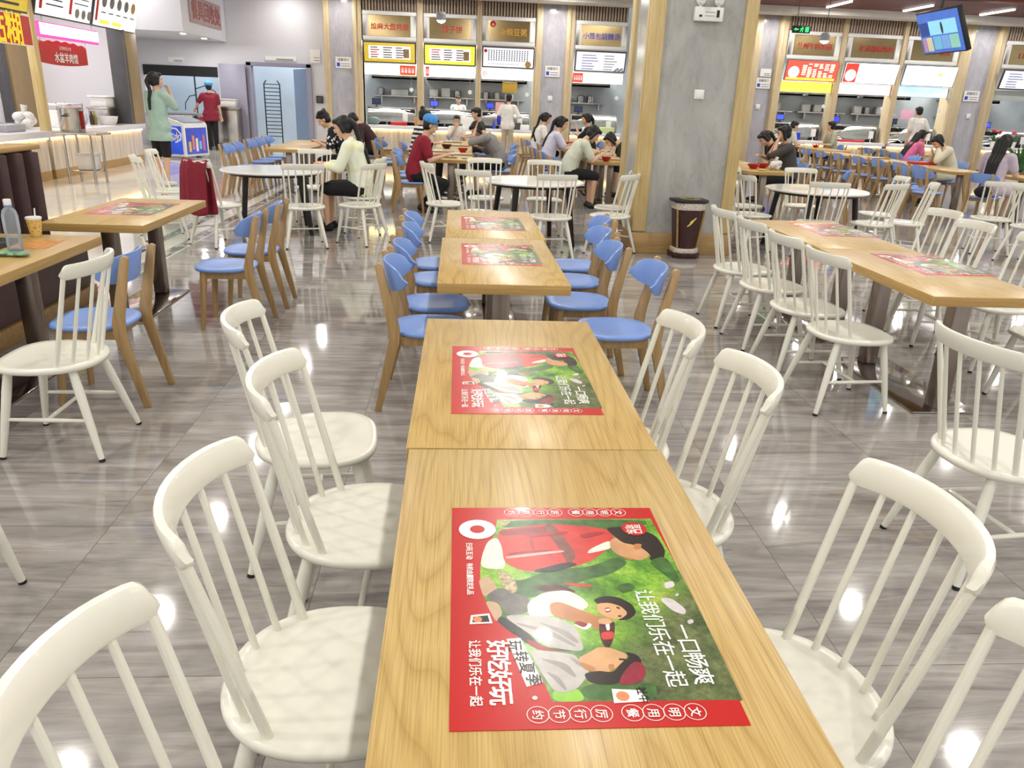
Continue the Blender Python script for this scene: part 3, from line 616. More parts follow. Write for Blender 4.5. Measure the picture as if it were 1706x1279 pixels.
t = empty('wash_sink', (-8.1, 26.1, 0), 0, 'steel wash bench behind the pass opening', 'sink')
MB().box(-1.0, 1.0, -.3, .4, .8, .9, STEEL).build('basin', t, bevel=.01)
for x in (-.9, .9): MB().tube([(x, 0, 0), (x, 0, .8)], .03, STEEL, 8).build('leg', t)
on(-7.44, 24.66, .002, MB().box(-.14, .14, -.12, .12, 0, .56, GREY).box(-.16, .16, -.14, .14, .56, .86, RED).box(-.18, .18, -.16, .16, .84, .88, RED), 'bucket', 'red tub beside the worker in wine red', 'tub', bevel=.02)
t = empty('stove_console', (-8.1, 24.6, 0), 0, 'steel console with round dials under the pass opening', 'console')
MB().box(-.75, .38, -.18, .28, 0, .88, STEEL).build('body', t, bevel=.01)
for x in (-.3, -.05, .2): MB().lathe([(.06, 0), (.055, .03), (0, .03)], BLACK, 14, M=Matrix.Translation((x, -.18, .7)) @ Matrix.Rotation(pi / 2, 4, 'X')).build('dial', t)
t = empty('steel_cabinet', (-6.66, 24.45, 0), 0, 'steel cabinet beside the grey door leaf', 'cabinet')
MB().box(-.36, .3, -.25, .2, .1, 1.12, DSTEEL).box(-.38, .34, -.28, .22, 1.12, 1.16, STEEL).build('body', t, bevel=.006)
MB().box(-.33, .27, -.27, -.25, .16, 1.06, STEEL).build('door', t, bevel=.004)
for x in (-.3, .26):
    for y in (-.2, .15): MB().box(x - .03, x + .03, y - .03, y + .03, 0, .1, BLACK).build('foot', t)
on(-6.7, 24.4, 1.162, MB().box(-.28, .28, -.16, .16, 0, .2, PBAG).box(-.3, .3, -.18, .18, .19, .22, PBAG), 'clear_crate', 'translucent crate on the steel cabinet', 'crate', bevel=.015)
t = empty('ladder_rack', (-5.78, 26.2, 0), 0, 'dark wire trolley rack standing in the doorway', 'rack')
for x in (-.24, .24): MB().tube([(x, 0, .02), (x, 0, 1.85), (x * .7, 0, 1.95)], .018, BLACKMETAL, 8).build('upright', t)
for i in range(15): MB().tube([(-.24, 0, .3 + i * .11), (.24, 0, .3 + i * .11)], .012, BLACKMETAL, 6).build('rung', t)
fz = empty('ice_cream_freezer', (-6.63, 20.2, 0), rad(-18), 'blue and white chest freezer beside the woman in green', 'freezer')
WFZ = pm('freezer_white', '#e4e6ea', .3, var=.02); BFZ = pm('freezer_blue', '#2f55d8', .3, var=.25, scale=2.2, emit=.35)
MB().prism([(-.75, .05), (0, .05), (0, .78), (-.04, .84), (-.5, .97), (-.75, .97)], 0, .95, WFZ, M=Matrix.Rotation(pi / 2, 4, 'X') @ Matrix.Scale(-1, 4, V((0, 0, 1)))).build('body', fz, bevel=.012)
MB().box(-.68, -.06, -.008, 0, .1, .76, BFZ).text('天冰', .24, (-.34, -.012, .5), (1, 0, 0), (0, 0, 1), WH, bold=.03).tube([(-.62, -.012, .6), (-.45, -.012, .72), (-.2, -.012, .7), (-.08, -.012, .58), (-.1, -.012, .44), (-.25, -.012, .38)], .018, WH, 6).build('end_panel', fz, smooth=0)
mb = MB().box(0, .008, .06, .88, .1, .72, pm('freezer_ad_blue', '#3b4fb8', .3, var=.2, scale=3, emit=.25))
for i, c in enumerate(('#e8c35a', '#d98a6a', '#f0e6d6', '#7fc1e8', '#c86f86')): mb.box(.008, .012, .14 + i * .14, .23 + i * .14, .16 + .05 * (i % 2), .4 + .07 * ((i * 2) % 3), pm('ad_pack_%d' % i, c, .4))
mb.build('side_panel', fz, smooth=0)
MB().add([(-.02, .06, .85), (-.02, .89, .85), (-.48, .89, .975), (-.48, .06, .975)], [(0, 1, 2, 3)], pm('freezer_lid_glass', '#8d97a3', .08, .1)).build('lid', fz, smooth=0)
# small notices
def notice(x, y, z, wd, ht, label, txt=None, head=BL):
    mb = MB().box(-wd / 2, wd / 2, -.012, 0, -ht / 2, ht / 2, WHITE)
    if txt: mb.text(txt, wd * .19, (0, -.016, ht * .26), (1, 0, 0), (0, 0, 1), DK).box(-wd * .42, -wd * .22, -.016, -.012, -ht * .36, -ht * .02, BL)
    for i in range(2): mb.box(-wd * .14, wd * .4, -.016, -.012, -ht * (.1 + .2 * i) - .012, -ht * (.1 + .2 * i) + .006, GREY)
    return tag(mb.build('notice', loc=(x, y, z), smooth=0), label, 'notice', 'white wall notices')
notice(-3.33, 24.6, 2.5, .46, .3, 'white notice with blue square on the lilac pillar beside the first stall', '温馨提示')
notice(2.79, 24.6, 2.5, .44, .3, 'white notice with blue square on the lilac pillar by the white shirted man', '温馨提示')
notice(9.24, 24.6, 2.42, .44, .3, 'white notice on the lilac pillar under a smaller one', '温馨提示')
notice(9.27, 24.6, 2.72, .34, .22, 'small white notice above another on the lilac pillar right of the big pillar')
notice(15.9, 24.6, 2.3, .5, .3, 'white notice on the far right lilac pillar', '温馨提示')
notice(-4.2, 24.98, 2.65, .3, .36, 'small grey white plate high beside the doorway')
notice(-5.2, 24.98, 2.55, .9, .12, 'narrow white strip label above the kitchen door')
notice(-8.2, 24.98, 2.4, .45, .14, 'narrow white label above the dish opening')
for x, z, lb in ((2.76, 1.75, 'white switch plate on the lilac pillar by the standing white shirted man'), (9.17, 1.75, 'white switch plate on the lilac pillar right of the big pillar'), (15.95, 1.72, 'white switch plate on the far right lilac pillar')):
    tag(MB().box(-.07, .07, -.014, 0, -.07, .07, WHITE).box(-.045, .045, -.02, -.014, -.045, .045, WHITE).build('switch_plate', loc=(x, 24.6, z), bevel=.004), lb, 'switch', 'white switch plates')
tag(MB().box(-.1, .1, -.05, 0, -.1, .1, BLACK).box(-.08, .08, -.056, -.05, -.08, .08, DGREY).build('door_button', loc=(-4.12, 24.98, 1.46), bevel=.006), 'black wall button box right of the kitchen door', 'switch')
# pillar fittings
t = empty('emergency_light', (2.69, 9.085, 2.53), 0, 'white twin head emergency light on the big marble pillar', 'emergency light')
MB().box(-.155, .155, -.07, 0, 0, .14, WHITE).build('housing', t, bevel=.008)
MB().box(-.11, -.08, -.074, -.07, .04, .06, BLACK).box(.08, .11, -.074, -.07, .04, .11, BLACK).box(-.05, .06, -.073, -.07, .05, .055, GREY).box(-.05, .06, -.073, -.07, .085, .09, GREY).build('panel_marks', t, smooth=0)
for s in (-1, 1):
    h = MB().ell((s * .1, -.05, .2), (.05, .05, .05), WHITE, 16, 10).tube([(s * .1, -.04, .14), (s * .1, -.04, .17)], .015, WHITE, 8).build('lamp_head', t)
    MB().lathe([(0, 0), (.035, 0), (.035, .006), (0, .006)], pm('lamp_lens', '#d9dde0', .15), 16, M=Matrix.Translation((s * .1, -.094, .2)) @ Matrix.Rotation(pi / 2, 4, 'X')).build('lens', h)
tag(MB().box(-.055, .055, -.014, 0, -.05, .05, WHITE).box(-.035, .035, -.02, -.014, -.035, .035, WHITE).build('switch_plate', loc=(2.695, 9.09, 1.79), bevel=.004), 'white switch plate on the big marble pillar', 'switch')
t = empty('litter_bin', (2.67, 8.88, 0), rad(4), 'dark red wooden litter bin with gold emblem against the pillar', 'bin')
BINW = mk_wood('bin_mahogany', '#2c1618', '#45211f', .35); BAND = pm('bin_band', '#cfc6b8', .5, var=.35, scale=60)
def oct_(w, d, c=.07): return [(-w + c, -d), (w - c, -d), (w, -d + c), (w, d), (-w, d), (-w, -d + c)]
def frus(mb, w0, d0, w1, d1, z0, z1, mat):
    a, b = oct_(w0, d0), oct_(w1, d1); mb.ring([[(x, y, z0) for x, y in a], [(x, y, z1) for x, y in b]], mat); return mb
frus(MB(), .16, .13, .165, .135, .0, .06, BINW).build('base', t, bevel=.004)
frus(MB(), .145, .115, .145, .115, .06, .11, BAND).build('lower_band', t, bevel=.003)
frus(MB(), .12, .1, .165, .125, .11, .55, BINW).build('body', t, smooth=0)
frus(MB(), .17, .13, .175, .135, .55, .63, BAND).build('upper_band', t, bevel=.003)
frus(MB(), .2, .145, .2, .145, .63, .665, BLACK).build('lid', t, bevel=.006)
MB().lathe([(.12, .667), (.12, .672), (.06, .672), (.06, .667)], pm('brass_ring', '#b59a48', .3, .8), 24, caps=False).build('ashtray_ring', t)
MB().tube([(-.05, -.128, .37), (-.02, -.13, .39), (0, -.13, .42), (.02, -.132, .44), (.05, -.132, .47)], [.006, .012, .018, .012, .006], pm('emblem_gold', '#d8c068', .35, .4), 8).build('emblem', t)
MB().tube([(-.118, -.07, .12), (-.162, -.08, .55)], .012, PLINTH, 4).tube([(.118, -.07, .12), (.162, -.08, .55)], .012, PLINTH, 4).build('corner_strip', t)
# hanging screen, exit sign, lamps
t = empty('hanging_screen', (6.96, 11.83, 2.81), 0, 'blue menu screen hung tilted from the ceiling', 'screen')
M = Euler((0, 0, rad(-91.6))).to_matrix().to_4x4() @ Matrix.Rotation(rad(25.9), 4, 'X')
TVB = pm('screen_blue', '#4a74cf', .25, emit=.45, var=.06)
MB().box(-.55, .55, 0, .07, -.31, .31, BLACK, M).build('housing', t, bevel=.01)
sc = MB().box(-.53, .53, -.006, 0, -.29, .29, TVB, M).build('display', t, smooth=0)
mb = MB().box(-.25, .44, -.012, -.006, -.03, .17, pm('tile_cyan', '#8fd0ea', .3, emit=.6), M).box(-.5, -.28, -.012, -.006, -.03, .16, pm('tile_navy', '#3350a0', .3, emit=.3), M)
mb.box(-.2, .0, -.012, -.006, -.24, -.05, pm('tile_teal', '#6fb4d6', .3, emit=.5), M).box(.02, .2, -.012, -.006, -.24, -.05, pm('tile_sky', '#7aa6e0', .3, emit=.5), M).box(.22, .44, -.012, -.006, -.24, -.05, pm('tile_mint', '#8fc8b8', .3, emit=.5), M)
mb.box(-.48, -.4, -.012, -.006, -.26, -.06, pm('tile_rose', '#c08fb4', .3, emit=.4), M).box(-.38, -.24, -.012, -.006, -.26, -.06, pm('tile_cream', '#d9cfa8', .3, emit=.4), M)
mb.ell((.08, -.014, .06), (.03, .004, .09), DK, 8, 6, M=M); mb.build('tiles', sc, smooth=0)
MB().tube([(0, .1, .1), (.05, .12, 1.8)], .022, BLACK, 10).build('hanging_pole', t)
t = empty('exit_sign', (8.1, 19.6, 3.48), rad(-4), 'green running man exit sign hung from the ceiling', 'exit sign')
MB().box(-.21, .21, -.03, .03, -.08, .08, BLACK).build('housing', t, bevel=.006)
GLO = pm('exit_glow', '#2bd46a', .4, emit=1.6)
mb = MB().prism([(-.18, 0), (-.13, .035), (-.13, .012), (-.07, .012), (-.07, -.012), (-.13, -.012), (-.13, -.035)], 0, .004, GLO, M=Matrix.Translation((0, -.031, 0)) @ Matrix.Rotation(pi / 2, 4, 'X'))
mb.ell((.02, -.034, .045), (.014, .004, .014), GLO, 10, 6).tube([(.015, -.034, .03), (-.005, -.034, -.01)], .014, GLO, 6).tube([(-.005, -.034, -.01), (-.03, -.034, -.055)], .008, GLO, 6).tube([(-.005, -.034, -.01), (.03, -.034, -.03), (.03, -.034, -.06)], .008, GLO, 6).tube([(.015, -.034, .025), (-.03, -.034, .01)], .007, GLO, 6).tube([(.015, -.034, .025), (.05, -.034, .0)], .007, GLO, 6)
mb.box(.09, .17, -.034, -.03, -.055, .055, GLO); mb.build('pictogram', t, smooth=0)
MB().tube([(-.12, 0, .08), (-.12, 0, 1.1)], .008, BLACK, 6).build('hanging_rod', t)
for x, lb in ((10.22, 'tube lamp nearest the big pillar'), (12.44, 'tube lamp left of the hanging screen pole'), (14.7, 'tube lamp at the top right edge')):
    t = empty('tube_lamp', (x, 22.45, 4.42), 0, 'white ' + lb + ' on the slatted ceiling', 'lamp', 'ceiling tube lamps')
    MB().box(-.05, .05, -.72, .72, 0, .03, WHITE).build('housing', t, bevel=.004); MB().box(-.04, .04, -.7, .7, -.035, 0, pm('tube_glow', '#ffffff', .4, emit=7, var=.01)).build('tube', t, bevel=.01)
for x, y, z, lb in ((-.37, 18, 3.17, 'bright hanging spot lamp in front of the second stall sign'), (8.0, 18, 3.12, 'bright hanging spot lamp right of the big pillar')):
    t = empty('pendant_spot', (x, y, z), 0, lb, 'lamp', 'hanging spot lamps')
    MB().lathe([(.1, 0), (.1, .12), (.06, .17), (.0, .18)], GREY, 18).build('housing', t); MB().lathe([(0, .003), (.095, .003)], pm('spot_glow', '#fffdf6', .4, emit=60), 18, caps=False).lathe([(0, -.05), (.05, -.035), (.09, 0)], pm('spot_glow', '#fffdf6', .4, emit=60), 18, caps=False).build('lens', t)
    MB().tube([(0, 0, .18), (0, 0, 4.62 - z)], .008, BLACK, 6).build('cord', t)

# ------------------------------------------------------------------ booth bench
t = empty('booth_bench', (-3.06, 4.9, 0), 0, 'brown channel upholstered booth bench behind the left table', 'booth bench')
MB().box(-.1, .06, -1.6, 1.03, .12, 1.2, BROWNL).build('backrest', t, bevel=.02)
for i in range(13): MB().tube([(.05, -1.5 + i * .2, .5), (.055, -1.5 + i * .2, 1.19)], .095, BROWNL, 12, sq=(1, .42)).build('channel', t)
MB().box(-.12, .1, -1.65, 1.05, 1.2, 1.235, OAKEDGE).build('top_rail', t, bevel=.008)
MB().box(-.1, .12, -1.6, 1.5, .12, .47, BROWNL).build('seat_base', t, bevel=.03)
MB().box(-.1, .135, -1.6, 1.52, 0, .12, PLINTH).build('plinth', t, bevel=.005)
PRINT_SHAPES = [
    ('fol', [(-0.132, 0.286), (0.225, 0.29), (0.233, 0.136), (0.238, -0.007), (0.24, -0.155), (0.24, -0.287), (-0.07, -0.284), (-0.079, -0.24), (-0.109, -0.135), (-0.141, -0.084), (-0.159, -0.05), (-0.172, -0.002), (-0.177, 0.049), (-0.175, 0.11), (-0.164, 0.168), (-0.14, 0.223)]),
    ('dkgreen', [(-0.121, 0.285), (0.209, 0.287), (0.213, 0.263), (0.135, 0.229), (-0.035, 0.263), (-0.123, 0.247)]),
    ('dkgreen', [(-0.103, 0.042), (-0.029, 0.088), (0.052, 0.094), (0.117, 0.136), (0.136, 0.107), (0.087, 0.066), (0.029, 0.047), (-0.006, 0.021), (-0.093, -0.015), (-0.125, 0.004), (-0.137, 0.055), (-0.132, 0.075)]),
    ('ltgreen', [(-0.068, -0.258), (-0.026, -0.252), (-0.015, -0.284), (-0.069, -0.284)]),
    ('dkgreen', [(-0.024, -0.254), (0.01, -0.242), (0.074, -0.248), (0.107, -0.244), (0.1, -0.284), (-0.014, -0.283)]),
    ('blossom', [(0.192, 0.038), (0.213, 0.044), (0.212, 0.025), (0.19, 0.015)]),
    ('blossom', [(0.169, -0.013), (0.194, -0.013), (0.214, -0.05), (0.206, -0.067), (0.184, -0.052)]),
    ('cream', [(-0.175, 0.093), (-0.171, 0.139), (-0.157, 0.195), (-0.136, 0.211), (-0.127, 0.176), (-0.123, 0.117), (-0.127, 0.087)]),
    ('red2', [(-0.136, 0.211), (-0.128, 0.243), (-0.071, 0.255), (-0.026, 0.267), (0.027, 0.263), (0.078, 0.255), (0.116, 0.242), (0.125, 0.209), (0.105, 0.165), (0.056, 0.115), (0.029, 0.101), (-0.013, 0.084), (-0.085, 0.078), (-0.126, 0.11), (-0.127, 0.176)]),
    ('red3', [(-0.13, 0.239), (-0.071, 0.251), (-0.022, 0.259), (-0.013, 0.226), (-0.073, 0.222), (-0.129, 0.215)]),
    ('brownarm', [(-0.026, 0.263), (-0.008, 0.272), (0.011, 0.214), (0.03, 0.137), (0.013, 0.105), (0.006, 0.108), (-0.006, 0.175), (-0.022, 0.222)]),
    ('cream', [(0.063, 0.163), (0.113, 0.199), (0.111, 0.165), (0.078, 0.152), (0.052, 0.144)]),
    ('skin', [(0.113, 0.201), (0.145, 0.213), (0.17, 0.189), (0.188, 0.14), (0.181, 0.129), (0.162, 0.116), (0.14, 0.127), (0.119, 0.136), (0.106, 0.165)]),
    ('hair', [(0.11, 0.248), (0.14, 0.254), (0.183, 0.25), (0.22, 0.217), (0.226, 0.158), (0.215, 0.125), (0.194, 0.112), (0.182, 0.121), (0.19, 0.137), (0.174, 0.17), (0.161, 0.178), (0.139, 0.186), (0.127, 0.209)]),
    ('skin', [(-0.023, 0.102), (0.006, 0.112), (0.006, 0.098), (-0.017, 0.086)]),
    ('tan', [(-0.18, 0.052), (-0.16, 0.065), (-0.143, 0.023), (-0.147, 0.004), (-0.172, -0.005), (-0.177, 0.023)]),
    ('tan', [(-0.17, -0.017), (-0.145, -0.023), (-0.137, -0.056), (-0.151, -0.084), (-0.161, -0.05)]),
    ('grey', [(-0.172, -0.005), (-0.138, 0.029), (-0.106, 0.003), (-0.083, -0.009), (-0.089, -0.057), (-0.129, -0.062), (-0.138, -0.032)]),
    ('bottle', [(-0.066, 0.031), (-0.019, 0.034), (0.015, 0.008), (-0.023, 0.002), (-0.064, 0.015)]),
    ('red2', [(-0.019, 0.041), (0.042, 0.033), (0.045, 0.024), (0.01, 0.026)]),
    ('cream', [(-0.09, -0.024), (-0.053, 0.009), (-0.007, 0.015), (0.017, -0.007), (0.031, -0.035), (0.002, -0.058), (-0.046, -0.066), (-0.09, -0.069)]),
    ('arm', [(-0.047, -0.027), (-0.026, -0.022), (0.007, -0.046), (0.037, -0.067), (0.065, -0.073), (0.066, -0.088), (0.033, -0.109), (0.015, -0.092), (-0.026, -0.075), (-0.048, -0.063)]),
    ('hair', [(0.039, -0.017), (0.059, -0.006), (0.088, -0.008), (0.112, -0.03), (0.116, -0.06), (0.096, -0.079), (0.074, -0.081), (0.093, -0.06), (0.076, -0.036), (0.046, -0.032)]),
    ('face', [(0.043, -0.029), (0.07, -0.027), (0.09, -0.039), (0.099, -0.06), (0.082, -0.077), (0.064, -0.077), (0.042, -0.059)]),
    ('red3', [(0.056, -0.044), (0.067, -0.041), (0.068, -0.054), (0.057, -0.058)]),
    ('white', [(0.057, -0.047), (0.066, -0.045), (0.067, -0.051), (0.058, -0.053)]),
    ('hair', [(0.081, -0.039), (0.087, -0.043), (0.085, -0.048), (0.079, -0.043)]),
    ('hair', [(0.078, -0.066), (0.085, -0.066), (0.084, -0.071), (0.077, -0.07)]),
    ('white', [(-0.013, -0.089), (0.009, -0.109), (0.025, -0.095), (0.021, -0.087), (0.007, -0.095)]),
    ('red3', [(-0.01, -0.086), (0.008, -0.102), (0.019, -0.09), (0.002, -0.081)]),
    ('blackc', [(-0.151, -0.078), (-0.14, -0.062), (-0.1, -0.107), (-0.07, -0.154), (-0.01, -0.163), (-0.058, -0.164), (-0.1, -0.143), (-0.109, -0.13), (-0.131, -0.106)]),
    ('greyshirt', [(-0.14, -0.062), (-0.089, -0.062), (-0.047, -0.069), (-0.013, -0.089), (-0.003, -0.114), (0, -0.161), (-0.014, -0.165), (-0.057, -0.154), (-0.097, -0.112)]),
    ('red3', [(-0.1, -0.13), (-0.082, -0.139), (-0.057, -0.159), (-0.031, -0.165), (-0.078, -0.162), (-0.096, -0.146)]),
    ('greyshirt', [(-0.098, -0.159), (-0.058, -0.164), (-0.018, -0.173), (-0.014, -0.19), (0.004, -0.212), (-0.027, -0.259), (-0.063, -0.266), (-0.078, -0.228), (-0.093, -0.179)]),
    ('face', [(-0.016, -0.183), (0.01, -0.166), (0.026, -0.154), (0.046, -0.156), (0.076, -0.175), (0.063, -0.192), (0.041, -0.215), (0.014, -0.224), (-0.01, -0.204)]),
    ('hair', [(-0.012, -0.221), (0.015, -0.214), (0.041, -0.22), (0.058, -0.196), (0.076, -0.182), (0.071, -0.167), (0.09, -0.175), (0.096, -0.192), (0.081, -0.216), (0.041, -0.249), (-0.003, -0.244)]),
    ('beanie', [(0.081, -0.192), (0.095, -0.197), (0.097, -0.219), (0.086, -0.239), (0.067, -0.249), (0.042, -0.248), (0.057, -0.22)]),
    ('hair', [(0.056, -0.184), (0.069, -0.186), (0.066, -0.19), (0.056, -0.189)]),
    ('bottle', [(0.04, -0.084), (0.069, -0.082), (0.064, -0.11), (0.056, -0.136), (0.046, -0.156), (0.038, -0.156), (0.034, -0.136), (0.035, -0.109)]),
    ('red2', [(0.037, -0.114), (0.062, -0.112), (0.057, -0.133), (0.035, -0.136)]),
    ('white', [(0.05, -0.09), (0.058, -0.087), (0.055, -0.109), (0.049, -0.11)]),
    ('face', [(0.039, -0.076), (0.058, -0.073), (0.066, -0.085), (0.054, -0.093), (0.037, -0.09)]),
    ('redfold', [(-0.073, 0.222), (0.023, 0.236), (0.025, 0.225), (-0.07, 0.208)]),
    ('redfold', [(-0.116, 0.149), (-0.02, 0.161), (-0.02, 0.152), (-0.117, 0.138)]),
    ('redfold', [(-0.065, 0.218), (-0.063, 0.159), (-0.058, 0.159), (-0.059, 0.218)]),
    ('pinkw', [(-0.122, 0.136), (0.004, 0.158), (0.005, 0.149), (-0.121, 0.124)]),
    ('redfold', [(0.047, 0.222), (0.101, 0.234), (0.108, 0.226), (0.052, 0.202)]),
    ('blackc', [(-0.077, 0.079), (0.007, 0.114), (0.031, 0.104), (-0.03, 0.075)]),
    ('fold', [(-0.13, -0.079), (-0.051, -0.107), (-0.012, -0.15), (-0.016, -0.154), (-0.059, -0.119)]),
    ('fold', [(-0.08, -0.079), (-0.023, -0.108), (-0.006, -0.14), (-0.011, -0.145), (-0.038, -0.116)]),
    ('fold', [(-0.086, -0.179), (-0.035, -0.194), (-0.023, -0.227), (-0.027, -0.231), (-0.049, -0.205)]),
    ('fold', [(-0.076, -0.212), (-0.052, -0.227), (-0.043, -0.258), (-0.047, -0.26), (-0.06, -0.237)]),
    ('fold', [(-0.032, -0.175), (-0.014, -0.19), (-0.003, -0.205), (-0.016, -0.204)]),
    ('dry', [(-0.14, 0.083), (-0.115, 0.07), (-0.106, 0.042), (-0.104, 0.013), (-0.117, 0.004), (-0.131, 0.023), (-0.139, 0.049)]),
    ('dry', [(-0.13, 0.272), (-0.108, 0.282), (-0.1, 0.274), (-0.118, 0.255)]),
    ('arm', [(0.034, -0.2), (0.045, -0.198), (0.044, -0.213), (0.035, -0.216)]),
    ('arm', [(-0.014, -0.19), (0.013, -0.207), (0.008, -0.218), (-0.009, -0.21)]),
    ('arm', [(0.162, 0.182), (0.18, 0.181), (0.173, 0.163), (0.159, 0.16)]),
    ('arm', [(0.119, 0.136), (0.14, 0.127), (0.155, 0.12), (0.138, 0.118)]),
    ('blossom', [(0.205, -0.084), (0.217, -0.079), (0.217, -0.09), (0.205, -0.096)]),
    ('blossom', [(0.205, -0.001), (0.212, 0.002), (0.211, -0.007), (0.204, -0.01)]),
    ('dkgreen', [(0.178, 0.114), (0.221, 0.136), (0.229, 0.044), (0.215, 0.038), (0.194, 0.079)]),
    ('dkgreen', [(0.091, 0.026), (0.121, 0.039), (0.133, 0.019), (0.102, 0.001)]),
    ('stick', [(-0.135, -0.13), (-0.11, -0.128), (-0.081, -0.24), (-0.109, -0.25)]),
]
# ------------------------------------------------------------------ printed placemat (one mesh, shared by every table)
def prm(n, c, r=.26, **k): return pm('print_' + n, c, r, coat=.12, **k)
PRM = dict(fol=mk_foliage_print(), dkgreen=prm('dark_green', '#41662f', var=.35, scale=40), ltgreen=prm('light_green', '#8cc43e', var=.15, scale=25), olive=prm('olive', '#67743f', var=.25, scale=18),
           cream=prm('cream', '#e8e2cf', var=.06, scale=20), red2=prm('shirt_red', '#c93a34', var=.15, scale=25), red3=prm('deep_red', '#8f1f24', var=.2, scale=30), brownarm=prm('arm_brown', '#7f4a3f', var=.2, scale=30),
           skin=prm('skin', '#c99568', var=.15, scale=22), hair=prm('hair', '#251713', var=.3, scale=60), tan=prm('tan', '#c2a283', var=.1, scale=20), grey=prm('short_grey', '#6f6a66', var=.25, scale=35),
           bottle=prm('bottle', '#4d1414', var=.5, scale=50), arm=prm('arm', '#b87b4c', var=.15, scale=20), face=prm('face', '#d2a274', var=.12, scale=22), white=prm('white', '#f6f2ea'), blackc=prm('black_cloth', '#2e2a2b', var=.2, scale=30),
           greyshirt=prm('grey_cloth', '#b9b4ae', var=.14, scale=28), beanie=prm('beanie', '#8e2336', var=.15, scale=80), fold=prm('grey_fold', '#96908a', var=.1, scale=30), redfold=prm('red_fold', '#a02a2a', var=.15, scale=30), dry=prm('dry_grass', '#b3a27e', var=.55, scale=110), pinkw=prm('pink_strip', '#e0b0a8'), blossom=prm('blossom', '#cfc6c8', var=.12, scale=50), stick=prm('sticker', '#f4f1ea'), ink=prm('ink', '#1d1a19'), base=prm('red', '#bd1c19', var=.02), face2=prm('cartoon_face', '#e08a5c'))
def chaikin(p):
    for _ in range(2):
        q = []
        for i in range(len(p)):
            a, b = p[i], p[(i + 1) % len(p)]; q += [(a[0] * .8 + b[0] * .2, a[1] * .8 + b[1] * .2), (a[0] * .2 + b[0] * .8, a[1] * .2 + b[1] * .8)]
        p = q
    return p
def placemat():
    mb = MB(); W, Lh = .2345, .3405; z = .0012
    mb.box(-W, W, -Lh, Lh, 0, z, PRM['base'])
    for i, (k, p) in enumerate(PRINT_SHAPES):
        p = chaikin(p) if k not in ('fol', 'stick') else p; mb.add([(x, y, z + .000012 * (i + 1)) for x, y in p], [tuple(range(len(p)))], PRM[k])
        a = sum(p[j][0] * p[(j + 1) % len(p)][1] - p[(j + 1) % len(p)][0] * p[j][1] for j in range(len(p)))
        if a < 0: mb.f[-1] = mb.f[-1][::-1]
    z2 = z + .0009; D = (0, -1, 0); Rr = (1, 0, 0)
    def disc(x, y, r, m, zz, n=28): mb.add([(x + r * cos(2 * pi * j / n), y + r * sin(2 * pi * j / n), zz) for j in range(n)], [tuple(range(n))], PRM[m])
    def ringo(x, y, r, m, zz, th=.0012, n=28):
        vs = []
        for j in range(n):
            for q in (r - th, r): vs.append((x + q * cos(2 * pi * j / n), y + q * sin(2 * pi * j / n), zz))
        mb.add(vs, [(2 * j, 2 * j + 1, (2 * j + 3) % (2 * n), (2 * j + 2) % (2 * n)) for j in range(n)], PRM[m])
    def word(s, x, y, step, size, m='white', slant=0., bold=.03):
        for i, ch in enumerate(s): mb.text(ch, size, (x + slant * i, y - step * i, z2 + .00012), D, Rr, PRM[m], bold=bold)
    word('好吃好玩', -.152, -.153, .0385, .042, bold=.045)
    word('让我们乐在一起', -.192, -.143, .0228, .0225)
    word('让我们乐在一起', .143, -.006, .0385, .04, bold=.015)
    word('一口畅爽', .19, -.116, .0385, .042, bold=.015)
    word('玩转夏季', -.1215, -.148, .0285, .028, 'ink', .0085, .03)
    word('扫码互动', -.197, .18, .0165, .0155); word('有机会赢限定礼品', -.197, .103, .0135, .0145)
    for y, s in ((.3175, 1.), (-.3115, 1.)):
        for i, ch in enumerate('约节行厉'): x = -.0965 + i * .0335; mb.text(ch, .0205, (x, y, z2 + .00012), D, Rr, PRM['white'], bold=.02); ringo(x, y, .0178, 'white', z2 + .0002 + i * 1e-6)
        for i, ch in enumerate('餐用明文'): x = .0535 + i * .0335; mb.text(ch, .0205, (x, y, z2 + .00012), D, Rr, PRM['white'], bold=.02); ringo(x, y, .0178, 'white', z2 + .0002 + i * 1e-6)
    disc(-.178, .243, .041, 'white', z2); disc(-.178, .243, .0165, 'base', z2 + .0002)
    disc(.176, .244, .0285, 'base', z2); mb.text('可口', .02, (.183, .244, z2 + .0003), D, Rr, PRM['white'], bold=.05).text('可乐', .02, (.166, .242, z2 + .0003), D, Rr, PRM['white'], bold=.05)
    disc(-.098, -.275, .0042, 'white', z2); ringo(-.11, -.264, .008, 'red2', z2)
    mb.add([(x, y, z2) for x, y in ((-.197, -.062), (-.163, -.057), (-.158, -.086), (-.2, -.088))], [(3, 2, 1, 0)], PRM['white']); mb.add([(x, y, z2 + .0002) for x, y in ((-.193, -.067), (-.166, -.063), (-.163, -.082), (-.195, -.083))], [(3, 2, 1, 0)], PRM['ink']); disc(-.185, -.075, .0085, 'face2', z2 + .0003, 12)
    mb.add([(x, y, z2) for x, y in ((.03, -.258), (.075, -.262), (.085, -.287), (.028, -.29))], [(3, 2, 1, 0)], PRM['white']); mb.text('社牛', .018, (.078, -.272, z2 + .0003), D, Rr, PRM['ink'], bold=.04); disc(.045, -.275, .011, 'face2', z2 + .0003, 12)
    return mb.build('placemat', smooth=0)
PM0 = placemat(); _used = {}
def first_or_copy(key, proto):
    if _used.get(key): return copy_tree(proto)
    _used[key] = 1; return proto
def put_mat(x, y, label, rz=0.):
    o = first_or_copy('pm', PM0); o.location = (x, y, .7502); o.rotation_euler.z = rz
    tag(o, label, 'placemat', 'red printed placemats')

